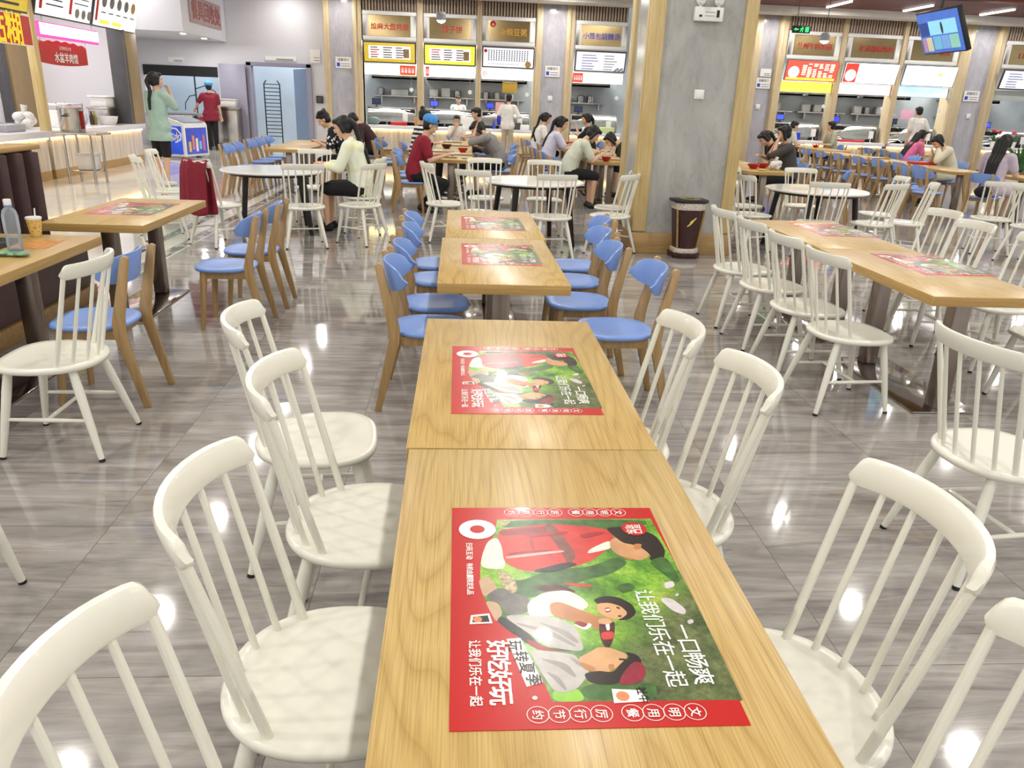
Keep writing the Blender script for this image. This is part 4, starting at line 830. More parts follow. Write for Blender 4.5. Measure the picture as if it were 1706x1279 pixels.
# ------------------------------------------------------------------ tables
def make_table(L=1.4, Wd=.7):
    t = empty('dining_table')
    mb = MB().box(-Wd / 2, Wd / 2, -L / 2, L / 2, .695, .75, OAK); mb.m(OAKEDGE); mb.mi = [0, 0, 1, 1, 1, 1]; mb.build('tabletop', t, bevel=.003)
    for s in (-1, 1):
        MB().box(-.048, .048, s * .42 - .045, s * .42 + .045, .012, .695, DSTEEL).box(-.12, .12, s * .42 - .09, s * .42 + .09, .685, .695, DSTEEL).build('post', t, bevel=.004)
    MB().box(-.2, .2, -.52, .52, 0, .012, PLATE).build('base_plate', t, bevel=.004)
    return t
TB0 = make_table()
def table(x, y, label, rz=0., sx=1., sy=1., group='oak dining tables'):
    t = first_or_copy('tb', TB0); t.location = (x, y, 0); t.rotation_euler.z = rz; t.scale = (sx, sy, 1)
    return tag(t, label, 'table', group)
def make_round():
    t = empty('round_table')
    MB().lathe([(0, .722), (.6, .722), (.62, .73), (.622, .742), (.612, .75), (0, .75)], WHITETOP, 56).build('tabletop', t)
    MB().lathe([(.5, .69), (.52, .69), (.52, .721), (.5, .721)], BLACKMETAL, 40).build('under_frame', t)
    for k in range(4):
        a = pi / 4 + k * pi / 2 + .25
        MB().tube([(.46 * cos(a), .46 * sin(a), .7), (.56 * cos(a), .56 * sin(a), 0)], [.036, .028], BLACKMETAL, 10).build('leg', t)
    return t
RT0 = make_round()
def rtable(x, y, label):
    t = first_or_copy('rt', RT0); t.location = (x, y, 0); return tag(t, label, 'table', 'round white tables')

# ------------------------------------------------------------------ white spindle-back chair (faces +Y)
def make_white():
    t = empty('spindle_chair')
    def outl(s, z, k=48, dish=0):
        r = []
        for j in range(k):
            a = 2 * pi * j / k; c, q = cos(a), sin(a)
            n = 2.9 if q > 0 else 2.25
            x = .238 * s * abs(c) ** (2 / n) * (1 if c > 0 else -1); y = (.215 if q > 0 else .232) * s * abs(q) ** (2 / n) * (1 if q > 0 else -1)
            r.append((x * (1 - .05 * max(0, -y) / .23), y, z))
        return r
    mb = MB().ring([outl(.9, .418), outl(.985, .424), outl(1.0, .436), outl(.995, .445), outl(.965, .4505), outl(.85, .449), outl(.6, .445), outl(.3, .4425), outl(.02, .442)], CREAM)
    mb.build('seat', t, smooth=60)
    for sx in (-1, 1):
        for (tx, ty, bx, by) in ((.15, .135, .2, .205), (.14, -.14, .222, -.25)):
            p0, p1 = V((sx * tx, ty, .422)), V((sx * bx, by, 0))
            l = MB().tube([p0, p0.lerp(p1, .25), p0.lerp(p1, .6), p0.lerp(p1, .975)], [.019, .0215, .0185, .0135], CREAM, 14).build('leg', t)
            MB().tube([p0.lerp(p1, .972), p1], [.0142, .0138], BLACK, 12).build('glide', l)
    def on_leg(sx, f, z):
        tx, ty, bx, by = (.15, .135, .2, .205) if f else (.14, -.14, .222, -.25); k = (.422 - z) / .422
        return V((sx * (tx + (bx - tx) * k), ty + (by - ty) * k, z))
    for sx in (-1, 1): MB().tube([on_leg(sx, 1, .19), on_leg(sx, 1, .19).lerp(on_leg(sx, 0, .19), .5), on_leg(sx, 0, .19)], [.008, .0105, .008], CREAM, 10).build('stretcher', t)
    m1 = (on_leg(1, 1, .19) + on_leg(1, 0, .19)) / 2; m2 = V((-m1.x, m1.y, m1.z)); MB().tube([m1, m2], .0095, CREAM, 10).build('stretcher', t)
    # crest rail: deep curved band, rounded ends
    Rc = []; n = 22
    def crest(u): a = u * rad(65); return V((.247 * sin(a), -.29 + .09 * (1 - cos(a)) / .577, 0))
    for i in range(n + 1):
        u = -cos(pi * i / n); p = crest(u); tg = (crest(min(1, u + .02)) - crest(max(-1, u - .02))).normalized(); nx = V((tg.y, -tg.x, 0))
        e = abs(u); hh = .0325 * (1 if e < .88 else sqrt(max(.12, 1 - ((e - .88) / .12) ** 2 * .88))); th = .0125 * (1 if e < .985 else .7)
        zc = .892 - .006 * u * u; lean = -.008
        ring = []
        for (a, b) in ((-1, -.75), (-.7, -1), (.7, -1), (1, -.75), (1, .7), (.6, 1), (-.6, 1), (-1, .7)):
            q = p + nx * (a * th) + V((0, lean * b, 0)); ring.append((q.x, q.y, zc + b * hh))
        Rc.append(ring)
    MB().ring(Rc, CREAM).build('crest_rail', t, smooth=50)
    for i in range(7):
        u = -1 + 2 * i / 6; a = u * rad(70); b0 = V((.198 * sin(a), -.196 + .1 * (1 - cos(a)) / .658, .44)); c = crest(u * .93); top = V((c.x, c.y + .006, .866))
        r = .0112 if abs(u) > .9 else .0085
        MB().tube([b0, b0.lerp(top, .5), top], [r, r, r * .9], CREAM, 10).build('spindle', t)
    return t
WC0 = make_white()
def white(x, y, face, label, group='white spindle chairs'):
    t = first_or_copy('wc', WC0); t.location = (x, y, 0); t.rotation_euler.z = rad(face)
    return tag(t, label, 'chair', group)
# ------------------------------------------------------------------ blue seat wooden chair (faces +Y)
def make_blue():
    t = empty('wooden_chair')
    def outl(s, z):
        r = []
        for j in range(40):
            a = 2 * pi * j / 40; c, q = cos(a), sin(a); n = 3.2
            r.append((.215 * s * abs(c) ** (2 / n) * (1 if c > 0 else -1) * (1 - .1 * max(0, -q)), .21 * s * abs(q) ** (2 / (n if q > 0 else 2.6)) * (1 if q > 0 else -1) + .005, z + .012 * (q if q > 0 else 0) ** 3 * s * 0))
        return r
    MB().ring([outl(.9, .425), outl(.99, .432), outl(1, .443), outl(.985, .453), outl(.93, .457), outl(.7, .452), outl(.4, .447), outl(.02, .446)], BLUE).build('seat', t, smooth=60)
    MB().box(-.165, .165, .12, .145, .375, .427, BEECH).box(-.165, .165, -.15, -.125, .375, .427, BEECH).box(-.165, -.14, -.13, .13, .375, .427, BEECH).box(.14, .165, -.13, .13, .375, .427, BEECH).build('seat_frame', t, bevel=.003)
    for s in (-1, 1):
        MB().tube([(s * .15, .135, .425), (s * .172, .172, 0)], [.027, .0165], BEECH, 12).build('leg', t)
        prof = [(-.285, 0, .017), (-.262, .0, .017), (-.165, .40, .03), (-.16, .47, .032), (-.25, .79, .019)]
        pl = [(-.30, 0), (-.264, 0), (-.158, .40), (-.155, .475), (-.242, .822), (-.26, .832), (-.282, .822), (-.222, .50), (-.215, .42)]
        M = Matrix.Translation((s * .186, 0, 0)) @ Matrix.Rotation(pi / 2, 4, 'Z') @ Matrix.Rotation(pi / 2, 4, 'X')
        mb = MB().prism(pl, -.014, .014, BEECH, M=M)
        o = mb.build('back_post', t, bevel=.004)
        for z, y in ((.775, -.276), (.71, -.263)): MB().lathe([(0, -.003), (.006, -.003), (.006, .003), (0, .003)], pm('bolt_steel', '#d9d7d2', .25, 1.), 10, M=Matrix.Translation((s * .186, y + .006, z)) @ Matrix.Rotation(pi / 2, 4, 'X')).build('bolt', o)
    rows = []
    for i in range(25):
        u = -1 + 2 * i / 24; a = u * rad(68); x = .235 * sin(a) / sin(rad(68)); y = -.222 + .21 * (1 - cos(a)) * .85; hh = .078 * sqrt(max(.02, 1 - abs(u) ** 3.2)); nx = V((-sin(a), cos(a), 0)) ; r = []
        for (p, q) in ((-1, -.8), (-.6, -1), (.6, -1), (1, -.8), (1, .8), (.6, 1), (-.6, 1), (-1, .8)):
            v = V((x, y, 0)) + nx * (p * .0085); r.append((v.x, v.y - .014 * q - .012, .748 + q * hh))
        rows.append(r)
    MB().ring(rows, BLUE).build('backrest', t, smooth=55)
    return t
BC0 = make_blue()
def blue(x, y, face, label, group='blue seat wooden chairs'):
    t = first_or_copy('bc', BC0); t.location = (x, y, 0); t.rotation_euler.z = rad(face)
    return tag(t, label, 'chair', group)

# ------------------------------------------------------------------ layout: foreground and middle tables
table(.229, 1.225, 'nearest oak table with one red placemat, running out of the picture')
table(.225, 2.592, 'second oak table, joined behind the nearest one', rz=rad(-.4), sy=.945)
put_mat(.233, 1.258, 'large red placemat nearest the camera'); put_mat(.226, 2.517, 'red placemat on the second oak table of the front row')
table(.255, 4.64, 'oak table with four blue chairs, its near edge end showing')
table(.275, 6.05, 'oak table joined behind the one with blue chairs')
put_mat(.27, 4.78, 'red placemat with a white glare, nearer one between the blue chairs'); put_mat(.275, 6.05, 'faint red placemat, farther one between the blue chairs')
table(2.905, 4.58, 'oak table among white chairs at the right, nearer half', rz=rad(0)); table(2.92, 5.99, 'oak table among white chairs at the right, farther half')
put_mat(3.08, 4.79, 'red placemat on the nearer right table'); put_mat(3.08, 6.2, 'glare washed red placemat on the farther right table')
table(-2.49, 6.2, 'oak table at the left with a pale pink glare'); table(-2.585, 4.36, 'oak table at the left edge holding a water bottle')
put_mat(-2.5, 6.3, 'pink glaring placemat on the left oak table'); 
rtable(-2.25, 9.97, 'round white table by the chair with a wine red jacket'); rtable(.93, 9.62, 'round white table in the middle, beyond the oak tables'); rtable(4.5, 9.65, 'round white table right of the big pillar')

white(-.275, .85, -90, 'white spindle chair cut off at the bottom left corner')
white(-.262, 1.41, -90, 'white spindle chair left of the nearest placemat')
white(-.262, 2.07, -90, 'white spindle chair left of the seam between the front tables')
white(-.5, 2.68, -84, 'white spindle chair pulled out farthest left of the front tables')
white(.69, .79, 90, 'white spindle chair at the lower right edge, only crest showing')
white(.715, 1.315, 90, 'white spindle chair right of the nearest placemat')
white(.655, 2.14, 89, 'white spindle chair right of the front table seam')
white(.58, 2.64, 88, 'white spindle chair right of the second front placemat')
white(2.1, 2.57, -84, 'white spindle chair alone at the right edge, back turned')
white(-1.70, 2.2, 0, 'white spindle chair of which one leg pokes in at the left edge')
white(-1.88, 3.59, 90, 'white spindle chair at the left edge facing the bottle table')
white(2.32, 4.25, -86, 'white spindle chair nearest of four along the left of the right table')
white(2.32, 4.83, -88, 'white spindle chair second of four along the left of the right table')
white(2.33, 5.46, -88, 'white spindle chair third of four along the left of the right table')
white(2.32, 6.06, -88, 'white spindle chair farthest of four along the left of the right table')
white(3.86, 6.3, 92, 'white spindle chair far right of the right table, behind another'); white(3.68, 5.62, 90, 'white spindle chair on the far side of the right table, overlapping one behind')
white(3.76, 5.02, 90, 'white spindle chair on the far side of the right table at the picture edge'); white(3.58, 4.2, 88, 'white chair on the far side of the right table, only its seat showing')
# around the round tables
white(-2.65, 8.97, -36, 'white spindle chair hung with a wine red jacket'); white(-3.36, 9.3, -62, 'white spindle chair left of the jacket chair, back turned'); white(-3.5, 10.15, -80, 'white spindle chair just behind the leftmost one')
white(-1.72, 9.02, 14, 'white spindle chair in front of the left round table'); white(-1.12, 9.3, 58, 'white spindle chair right of the left round table'); white(-1.95, 10.95, 178, 'white spindle chair behind the left round table'); white(-1.18, 10.1, 84, 'white spindle chair under the person in the pale hoodie')
white(-.14, 9.66, -74, 'white spindle chair at the far left of the middle round table'); white(.28, 8.93, -30, 'white spindle chair front left of the middle round table'); white(.38, 10.35, 184, 'white spindle chair behind the middle round table, left one'); white(1.15, 10.35, 178, 'white spindle chair behind the middle round table, right one')
white(1.06, 8.75, 6, 'white spindle chair right in front of the middle round table'); white(1.78, 9.0, 52, 'white spindle chair right of the middle round table by the pillar'); white(1.93, 9.72, 75, 'white spindle chair half hidden beside the pillar')
white(3.62, 9.45, -66, 'white spindle chair left of the right round table'); white(3.85, 10.3, -130, 'white spindle chair behind left of the right round table'); white(4.22, 8.88, -8, 'white spindle chair in front of the right round table'); white(4.72, 10.5, 178, 'white spindle chair behind the right round table')
white(4.92, 8.95, 28, 'white spindle chair front right of the right round table'); white(5.4, 9.12, 62, 'white spindle chair turned away right of the right round table'); white(5.45, 9.85, 80, 'white spindle chair right behind the right round table')
white(6.95, 9.75, -20, 'white spindle chair at the right edge beyond the right table'); white(7.0, 9.05, -70, 'white spindle chair cut by the right picture edge, nearer one')
# blue chairs
blue(-.14, 4.21, -90, 'blue chair left of the blue chair table, nearest of four'); blue(-.13, 4.74, -88, 'blue chair left of the blue chair table, second of four'); blue(-.12, 5.42, -90, 'blue chair left of the blue chair table, third of four'); blue(-.14, 5.96, -90, 'blue chair left of the blue chair table, farthest of four')
blue(.92, 4.22, 92, 'blue chair right of the blue chair table, nearest of four'); blue(.8, 4.86, 90, 'blue chair right of the blue chair table, second of four'); blue(.84, 5.46, 92, 'blue chair right of the blue chair table, third of four'); blue(.94, 6.02, 90, 'blue chair right of the blue chair table, farthest of four')
blue(-1.95, 4.23, 90, 'blue chair behind the white chair at the left table'); blue(-1.66, 5.72, 92, 'blue chair right of the pink glare table, nearer one'); blue(-1.64, 6.36, 92, 'blue chair right of the pink glare table, farther one')

# things on the left tables
t = empty('water_bottle', (-2.42, 4.42, .7505), 0, 'clear water bottle with white cap on the left table', 'bottle')
BTN = N('bottle_plastic'); _tr = BTN.n('BsdfTransparent'); _tr.inputs[0].default_value = (.93, .95, .97, 1); _mx = BTN.n('MixShader'); _fr = BTN.n('LayerWeight'); _fr.inputs[0].default_value = .35; BTN.l(BTN.math('MAXIMUM', _fr.outputs['Fresnel'], .22), _mx.inputs[0]); BTN.l(_tr.outputs[0], _mx.inputs[1]); BTN.l(BTN.b.outputs[0], _mx.inputs[2]); BTN.p(Base_Color=(.75, .8, .86, 1), Roughness=.08); BTN.l(_mx.outputs[0], BTN.t.nodes['Material Output'].inputs[0]); BT = BTN.m; WTR = pm('bottle_base_blue', '#9fb8ea', .1, trans=.5, var=.02)
MB().lathe([(.0, .004), (.03, 0), (.034, .006), (.035, .06), (.033, .07), (.035, .08), (.033, .095), (.036, .11), (.036, .185), (.03, .21), (.014, .228), (.0135, .24)], BT, 28, caps=False).build('body', t)
MB().lathe([(0, .006), (.028, .006), (.03, .02), (.0, .03)], WTR, 20).build('base_tint', t); MB().lathe([(.017, .236), (.0175, .24), (.0175, .258), (.016, .262), (0, .262)], WHITE, 24).lathe([(.016, .228), (.018, .23), (.018, .236), (.0, .236)], pm('cap_ring_blue', '#8ea2d8', .35), 20).build('cap', t)
t.scale = (1.12, 1.12, 1.14)
t = empty('drink_cup', (-2.6, 5.0, .7505), 0, 'yellow patterned paper cup with lid and straw on the left table', 'cup')
CUPM = N('cup_print'); _v = CUPM.n('TexVoronoi', feature='F1'); _v.inputs['Scale'].default_value = 70; CUPM.l(CUPM.coord(), _v.inputs['Vector']); CUPM.col(CUPM.ramp(_v.outputs['Distance'], [(.3, '#c79a4a'), (.5, '#e6c678')])); CUPM.p(Roughness=.5)
MB().lathe([(0, 0), (.03, 0), (.031, .003), (.043, .105), (.0, .105)], CUPM.m, 28).build('body', t); MB().lathe([(.045, .104), (.046, .112), (.043, .118), (0, .118)], WHITE, 28).build('lid', t); MB().tube([(.012, 0, .115), (.016, .0, .17)], .0045, WHITE, 10).build('straw', t)
tag(MB().box(-.09, .09, -.14, .14, 0, .0012, pm('menu_orange', '#c98a4a', .35, var=.25, scale=20)).build('paper_mat', loc=(-2.45, 4.72, .7504), rotz=.1, smooth=0), 'small orange brown paper under the yellow cup', 'paper')
tag(MB().box(-.1, .1, -.16, .16, 0, .03, pm('dark_tray', '#23302c', .35)).build('tray', loc=(-2.68, 4.6, .7504), bevel=.006), 'dark tray at the left picture edge on the bottle table', 'tray')
mb = MB()
for k in range(5): mb.ell((.05 * k - .1, .01 * (k % 2), .012 + .004 * (k % 3)), (.045, .035, .014), pm('green_wrapper', '#7ea884', .35, var=.2, scale=40), 10, 6)
tag(mb.build('wrapper', loc=(-2.46, 4.36, .7504)), 'crumpled green wrapper beside the water bottle', 'wrapper')
# jacket on the white chair
t = empty('jacket', (-2.65, 8.97, 0), rad(-36), 'wine red jacket draped over a white chair back', 'jacket')
rows = []
for i in range(19):
    u = i / 18; z = .945 - .56 * abs(u * 2 - 1) if i != 9 else .957
    y = -.3 - .045 * (1 if u < .5 else -1) * min(1, abs(u * 2 - 1) * 6) - .05 * abs(u * 2 - 1) * (1 if u < .5 else -.4)
    rows.append([((-.26 + .46 * j / 16) * (1 + .12 * abs(u * 2 - 1)), y + .018 * sin(j * 1.7 + u * 4) + .09 * ((-.26 + .46 * j / 16) / .225) ** 2, z + .012 * sin(j * .9) - .07 * (j / 16 - .5) * abs(u * 2 - 1)) for j in range(17)])
fs = [(i * 17 + j, i * 17 + j + 1, i * 17 + j + 18, i * 17 + j + 17) for i in range(18) for j in range(16)]
o = MB().add([q for r in rows for q in r], fs, CLOTHRED).build('cloth', t, smooth=180); so = o.modifiers.new('thick', 'SOLIDIFY'); so.thickness = .02; ss = o.modifiers.new('sub', 'SUBSURF'); ss.levels = ss.render_levels = 1
# ------------------------------------------------------------------ people
SKIN = pm('skin', '#d9ae8f', .55, var=.05, scale=9); LIPS = pm('lips', '#a8625a', .5); EYE = pm('eye_dark', '#2a211f', .3)
HAIRB = pm('hair_black', '#141111', .5, var=.3, scale=60)
def capsule(vs, fs, p0, p1, r0, r1, n=12, sx=1., ax=None):
    p0, p1 = V(p0), V(p1); d = p1 - p0; L = d.length; t = d / L if L > 1e-6 else V((0, 0, 1))
    ref = ax or (V((1, 0, 0)) if abs(t.x) < .9 else V((0, 1, 0))); a = (ref - t * ref.dot(t)).normalized(); b = t.cross(a)
    st = [(-r0 * .999, .04), (-r0 * .7, .714 * r0), (0, r0), (L, r1), (L + r1 * .7, .714 * r1), (L + r1 * .999, .04)]
    st = [(z, (r if r != .04 else (r0 if i == 0 else r1) * .05)) for i, (z, r) in enumerate(st)]
    base = len(vs)
    for z, r in st:
        for j in range(n):
            q = 2 * pi * j / n; vs.append(tuple(p0 + t * z + a * (cos(q) * r * sx) + b * (sin(q) * r)))
    k = len(st)
    for i in range(k - 1):
        for j in range(n): fs.append((base + i * n + j, base + i * n + (j + 1) % n, base + (i + 1) * n + (j + 1) % n, base + (i + 1) * n + j))
    fs.append(tuple(base + j for j in range(n))[::-1]); fs.append(tuple(base + (k - 1) * n + j for j in range(n)))
def ellip(vs, fs, c, r, M=None, n=16, m=10):
    b = MB().ell((0, 0, 0), r, None, n, m); k = len(vs); c = V(c)
    vs += [tuple(c + (M @ V(q) if M else V(q))) for q in b.v]; fs += [tuple(k + j for j in f) for f in b.f]
def fuse(vs, fs, vox, it=5):
    me = bpy.data.meshes.new('tmp'); me.from_pydata(vs, [], fs); o = bpy.data.objects.new('tmp', me); COL.objects.link(o)
    r = o.modifiers.new('r', 'REMESH'); r.mode = 'VOXEL'; r.voxel_size = vox
    s = o.modifiers.new('s', 'SMOOTH'); s.factor = .5; s.iterations = it
    e = bpy.data.meshes.new_from_object(o.evaluated_get(bpy.context.evaluated_depsgraph_get()))
    ov = [tuple(v.co) for v in e.vertices]; of = [tuple(p.vertices) for p in e.polygons]
    bpy.data.objects.remove(o); bpy.data.meshes.remove(me); bpy.data.meshes.remove(e)
    return ov, of
def ik(a, b, l1, l2, pole):
    a, b = V(a), V(b); d = b - a; L = min(max(d.length, .05), (l1 + l2) * .999); t = d.normalized(); b = a + t * L
    k = (l1 * l1 - l2 * l2 + L * L) / (2 * L); h = sqrt(max(0, l1 * l1 - k * k)); p = V(pole); p = (p - t * p.dot(t)).normalized()
    return a + t * k + p * h, b
def Rx(a): return Matrix.Rotation(a, 3, 'X')
def person(x, y, face, label, top, bottom, sit=True, lean=8, head=(0, 0), lh=None, rh=None, sleeve=.6, legcover=1.0, hair='short', hairmat=None, shoe=None, scale=1.05, cap=None, mask=False, feet=None, hoodie=False, extra=None, long_top=0., seat=.47, vox=.011, group='people in the dining hall', knee=0., curve=0.):
    """local frame: +Y is where the person faces, floor at z=0 under the pelvis"""
    lean = rad(lean); hp = rad(head[0]); hy = rad(head[1])
    pz = seat + .09 if sit else .92
    Pv = V((0, 0, pz)); d1 = Rx(-lean * .6) @ V((0, 0, 1)); d2 = Rx(-lean * (1.15 + curve)) @ V((0, 0, 1))
    waist = Pv + d1 * .2; chest = waist + d2 * .22; nb = chest + d2 * .12
    shl = [chest + d2 * .055 + V((s * .175, 0, 0)) for s in (-1, 1)]
    hd = (Rx(-(lean * .7 + hp)) @ V((0, 0, 1))); hc = nb + hd * .155
    HM = Matrix.Rotation(-hy, 3, 'Z') @ Rx(-(lean * .5 + hp)); f = HM @ V((0, 1, 0)); up = HM @ V((0, 0, 1)); rt = HM @ V((1, 0, 0)); hc = hc + f * .02
    # limbs
    tgt = []
    for s, t in ((-1, lh), (1, rh)):
        if t is None: t = (s * .17, .36, .79) if sit else (s * .23, .03, .8)
        tgt.append(V(t))
    arms = []
    for i, s in enumerate((-1, 1)):
        e, h = ik(shl[i], tgt[i], .275, .245, (s * .3, .45, -1) if sit and tgt[i].z > 1.0 else (s * .55, -.45, -.9)); arms.append((shl[i], e, h))
    legs = []
    for i, s in enumerate((-1, 1)):
        hip = Pv + V((s * .088, 0, -.02))
        if sit: ft = V((s * .1, .40 + knee, .085)) if not feet else V(feet[i])
        else: ft = V((s * .09, -.02, .085)) if not feet else V(feet[i])
        kn, an = ik(hip, ft, .43 if sit else .412, .42 if sit else .404, (s * .12, 1, .25)); legs.append((hip, kn, an))
    # body surface
    bv, bf = [], []
    capsule(bv, bf, Pv + V((-.07, 0, 0)), Pv + V((.07, 0, 0)), .105, .105); capsule(bv, bf, Pv, waist, .125, .11, sx=1.2); capsule(bv, bf, waist, chest, .108, .115, sx=1.32)
    capsule(bv, bf, shl[0], shl[1], .058, .058); capsule(bv, bf, chest, nb - d2 * .03, .1, .06, sx=1.2); capsule(bv, bf, nb - d2 * .04, hc - hd * .05, .052, .05)
    for a, e, h in arms: capsule(bv, bf, a, e, .05, .039); capsule(bv, bf, e, h, .039, .026)
    for hip, kn, an in legs:
        capsule(bv, bf, hip, kn, .08, .052); m = kn.lerp(an, .3) + V((0, -.012, 0)); capsule(bv, bf, kn, m, .05, .05); capsule(bv, bf, m, an, .048, .032); capsule(bv, bf, an + V((0, -.03, -.045)), an + V((0, .13, -.055)), .034, .026)
    V1, F1 = fuse(bv, bf, vox * 1.2)
    # head with features
    hv, hf = [], []; o = lambda a, b, c: hc + rt * a + f * b + up * c
    ellip(hv, hf, o(0, -.012, .03), (.075, .094, .09), HM); ellip(hv, hf, o(0, .022, -.035), (.058, .066, .082), HM)
    capsule(hv, hf, o(0, .085, .015), o(0, .103, -.022), .008, .0125, 8); ellip(hv, hf, o(0, .066, -.098), (.022, .02, .018), HM, 10, 8)
    for s in (-1, 1): ellip(hv, hf, o(s * .075, -.012, -.008), (.01, .02, .03), HM, 8, 8); capsule(hv, hf, o(s * .014, .086, .034), o(s * .045, .076, .033), .008, .007, 8); ellip(hv, hf, o(s * .036, .055, -.03), (.024, .026, .03), HM, 10, 8)
    capsule(hv, hf, o(-.016, .083, -.06), o(.016, .083, -.06), .008, .008, 8); capsule(hv, hf, hc + hd * -.16 - f * .02, o(0, -.015, -.06), .05, .052)
    V2, F2 = fuse(hv, hf, .0062, 4)
    me = MB(); me.add(V1, F1, SKIN); me.add(V2, F2, SKIN)
    # hands: palm, four bent fingers of unequal length and a thumb from the palm's side
    for i, s in enumerate((-1, 1)):
        a, e, h = arms[i]; fd = (h - e).normalized(); side = V((-s, 0, 0)) - fd * V((-s, 0, 0)).dot(fd); side = side.normalized(); nn = fd.cross(side).normalized()
        if nn.z > 0: nn = -nn
        v, q = [], []; pc = h + fd * .045
        for w_ in (-.022, 0, .022): capsule(v, q, h + side * w_ * .6, pc + side * w_ + fd * .035, .013, .0125, 8)
        for j, (w_, ln) in enumerate(((-.03, .058), (-.0105, .072), (.0105, .077), (.03, .068))):
            p0 = pc + side * w_ + fd * .04; p1 = p0 + fd * ln * .52 + nn * ln * .12; p2 = p1 + fd * ln * .34 + nn * ln * .38
            capsule(v, q, p0, p1, .0088, .008, 7); capsule(v, q, p1, p2, .008, .0068, 7)
        p0 = h + side * .026 + fd * .025; p1 = p0 + side * .026 + fd * .03 + nn * .012; capsule(v, q, p0, p1, .0115, .0098, 7); capsule(v, q, p1, p1 + fd * .03 + side * .006 + nn * .01, .0095, .0078, 7)
        a1, a2 = fuse(v, q, .0046, 2); me.add(a1, a2, SKIN)
    for s in (-1, 1):
        me.ell((0, 0, 0), (.011, .005, .006), EYE, 10, 6, M=Matrix.Translation(o(s * .031, .0855, .017)) @ HM.to_4x4()); me.ell((0, 0, 0), (.018, .004, .0032), HAIRB, 8, 5, M=Matrix.Translation(o(s * .031, .086, .04)) @ HM.to_4x4())
    me.ell((0, 0, 0), (.019, .005, .0045), LIPS, 10, 6, M=Matrix.Translation(o(0, .0905, -.06)) @ HM.to_4x4())
    body = me.build('person', smooth=180); body.location = (x, y, 0); body.rotation_euler.z = rad(face); body.scale = (scale,) * 3
    tag(body, label, 'person', group)
    # shirt
    v, q = [], []; g = .016
    low = Pv + V((0, 0, .0 if sit else -.06)) - d1 * long_top
    capsule(v, q, low, waist, .125 + g + .012, .118 + g, sx=1.2); capsule(v, q, waist, chest, .114 + g, .116 + g, sx=1.32); capsule(v, q, shl[0], shl[1], .06 + g * .8, .06 + g * .8); capsule(v, q, chest, nb - d2 * .04, .1 + g * .6, .05 + g * .5, sx=1.25)
    if not sit: capsule(v, q, Pv + V((-.08, 0, 0)), Pv + V((.08, 0, 0)), .136, .136)
    if long_top: capsule(v, q, low + V((-.07, 0, 0)), low + V((.07, 0, 0)), .15, .15)
    for a, e, h in arms:
        k = sleeve
        if k <= 1: capsule(v, q, a, a.lerp(e, k), .058 + g, .05 + g)
        else: capsule(v, q, a, e, .058 + g, .046 + g); capsule(v, q, e, e.lerp(h, k - 1), .045 + g, .032 + g)
    if hoodie: ellip(v, q, nb - V((0, .11, .06)) - d2 * .03, (.135, .06, .085)); capsule(v, q, nb + V((-.07, -.03, 0)), nb + V((.07, -.03, 0)), .045, .045)
    a1, a2 = fuse(v, q, vox * 1.15, 6)
    if not sit: hem = low.z - .05; a1 = [(p[0], p[1], max(p[2], hem)) for p in a1]
    MB().add(a1, a2, top).build('shirt', body, smooth=180)
    # trousers, shorts or skirt
    v, q = [], []; g = .014
    capsule(v, q, Pv + V((-.07, 0, 0)), Pv + V((.07, 0, 0)), .113, .113); capsule(v, q, Pv, Pv + d1 * .05, .13, .112, sx=1.2)
    for hip, kn, an in legs:
        if legcover <= 1: capsule(v, q, hip, hip.lerp(kn, legcover), .084 + g, .058 + g * 1.6)
        else: capsule(v, q, hip, kn, .084 + g, .056 + g); capsule(v, q, kn, kn.lerp(an, legcover - 1), .056 + g, .044 + g)
    a1, a2 = fuse(v, q, vox * 1.15, 6); MB().add(a1, a2, bottom).build('trousers', body, smooth=180)
    for hip, kn, an in legs:
        v, q = [], []; capsule(v, q, an + V((0, -.035, -.042)), an + V((0, .14, -.052)), .045, .036); capsule(v, q, an + V((0, -.02, -.02)), an + V((0, .03, -.03)), .043, .04)
        a1, a2 = fuse(v, q, .012, 3); a1 = [(p[0], p[1], max(p[2], .004)) for p in a1]; MB().add(a1, a2, shoe or BLACK).build('shoe', body, smooth=180)
    # hair
    hm = hairmat or HAIRB; v, q = [], []
    ellip(v, q, o(0, -.03, .045), (.087, .1, .088), HM)
    if hair != 'bald': ellip(v, q, o(0, -.045, -.01), (.082, .07, .085), HM)
    ellip(v, q, o(0, .045, .088), (.066, .05, .034), HM)
    if hair in ('bob', 'long', 'tail'):
        for s in (-1, 1): capsule(v, q, o(s * .07, .0, .05), o(s * .078, -.01, -.05 if hair != 'bob' else -.09), .028, .024)
    back = [o(0, -.1, .0), nb - V((0, .085, .0)) - d2 * .02, chest - V((0, .15, .02)) - d2 * .02, waist - V((0, .155, .05))]
    if hair == 'long':
        for w_, k in ((-.055, .9), (0, 1), (.055, .92)):
            for i in range(3): capsule(v, q, back[i] + rt * w_, back[i + 1] + V((w_ * 1.1, 0, (1 - k) * .2)), .05 - .006 * i, .046 - .011 * i)
    if hair == 'tail':
        b2 = [o(0, -.11, .05), o(0, -.15, -.02), nb - d2 * .0 - V((0, .115, .0)), chest - V((0, .148, .0)), chest.lerp(waist, .7) - V((0, .15, .0))]
        for i in range(4): capsule(v, q, b2[i], b2[i + 1], .036 - .003 * i, .034 - .005 * i)
    if hair == 'bun': ellip(v, q, o(0, -.08, .13), (.042, .042, .04))
    if hair == 'messy':
        for k in range(9): ellip(v, q, o(.06 * cos(k * 1.4), -.03 + .06 * sin(k * 1.4), .1 + .012 * (k % 3)), (.036, .036, .032))
    a1, a2 = fuse(v, q, .009, 3); MB().add(a1, a2, hm).build('hair', body, smooth=180)
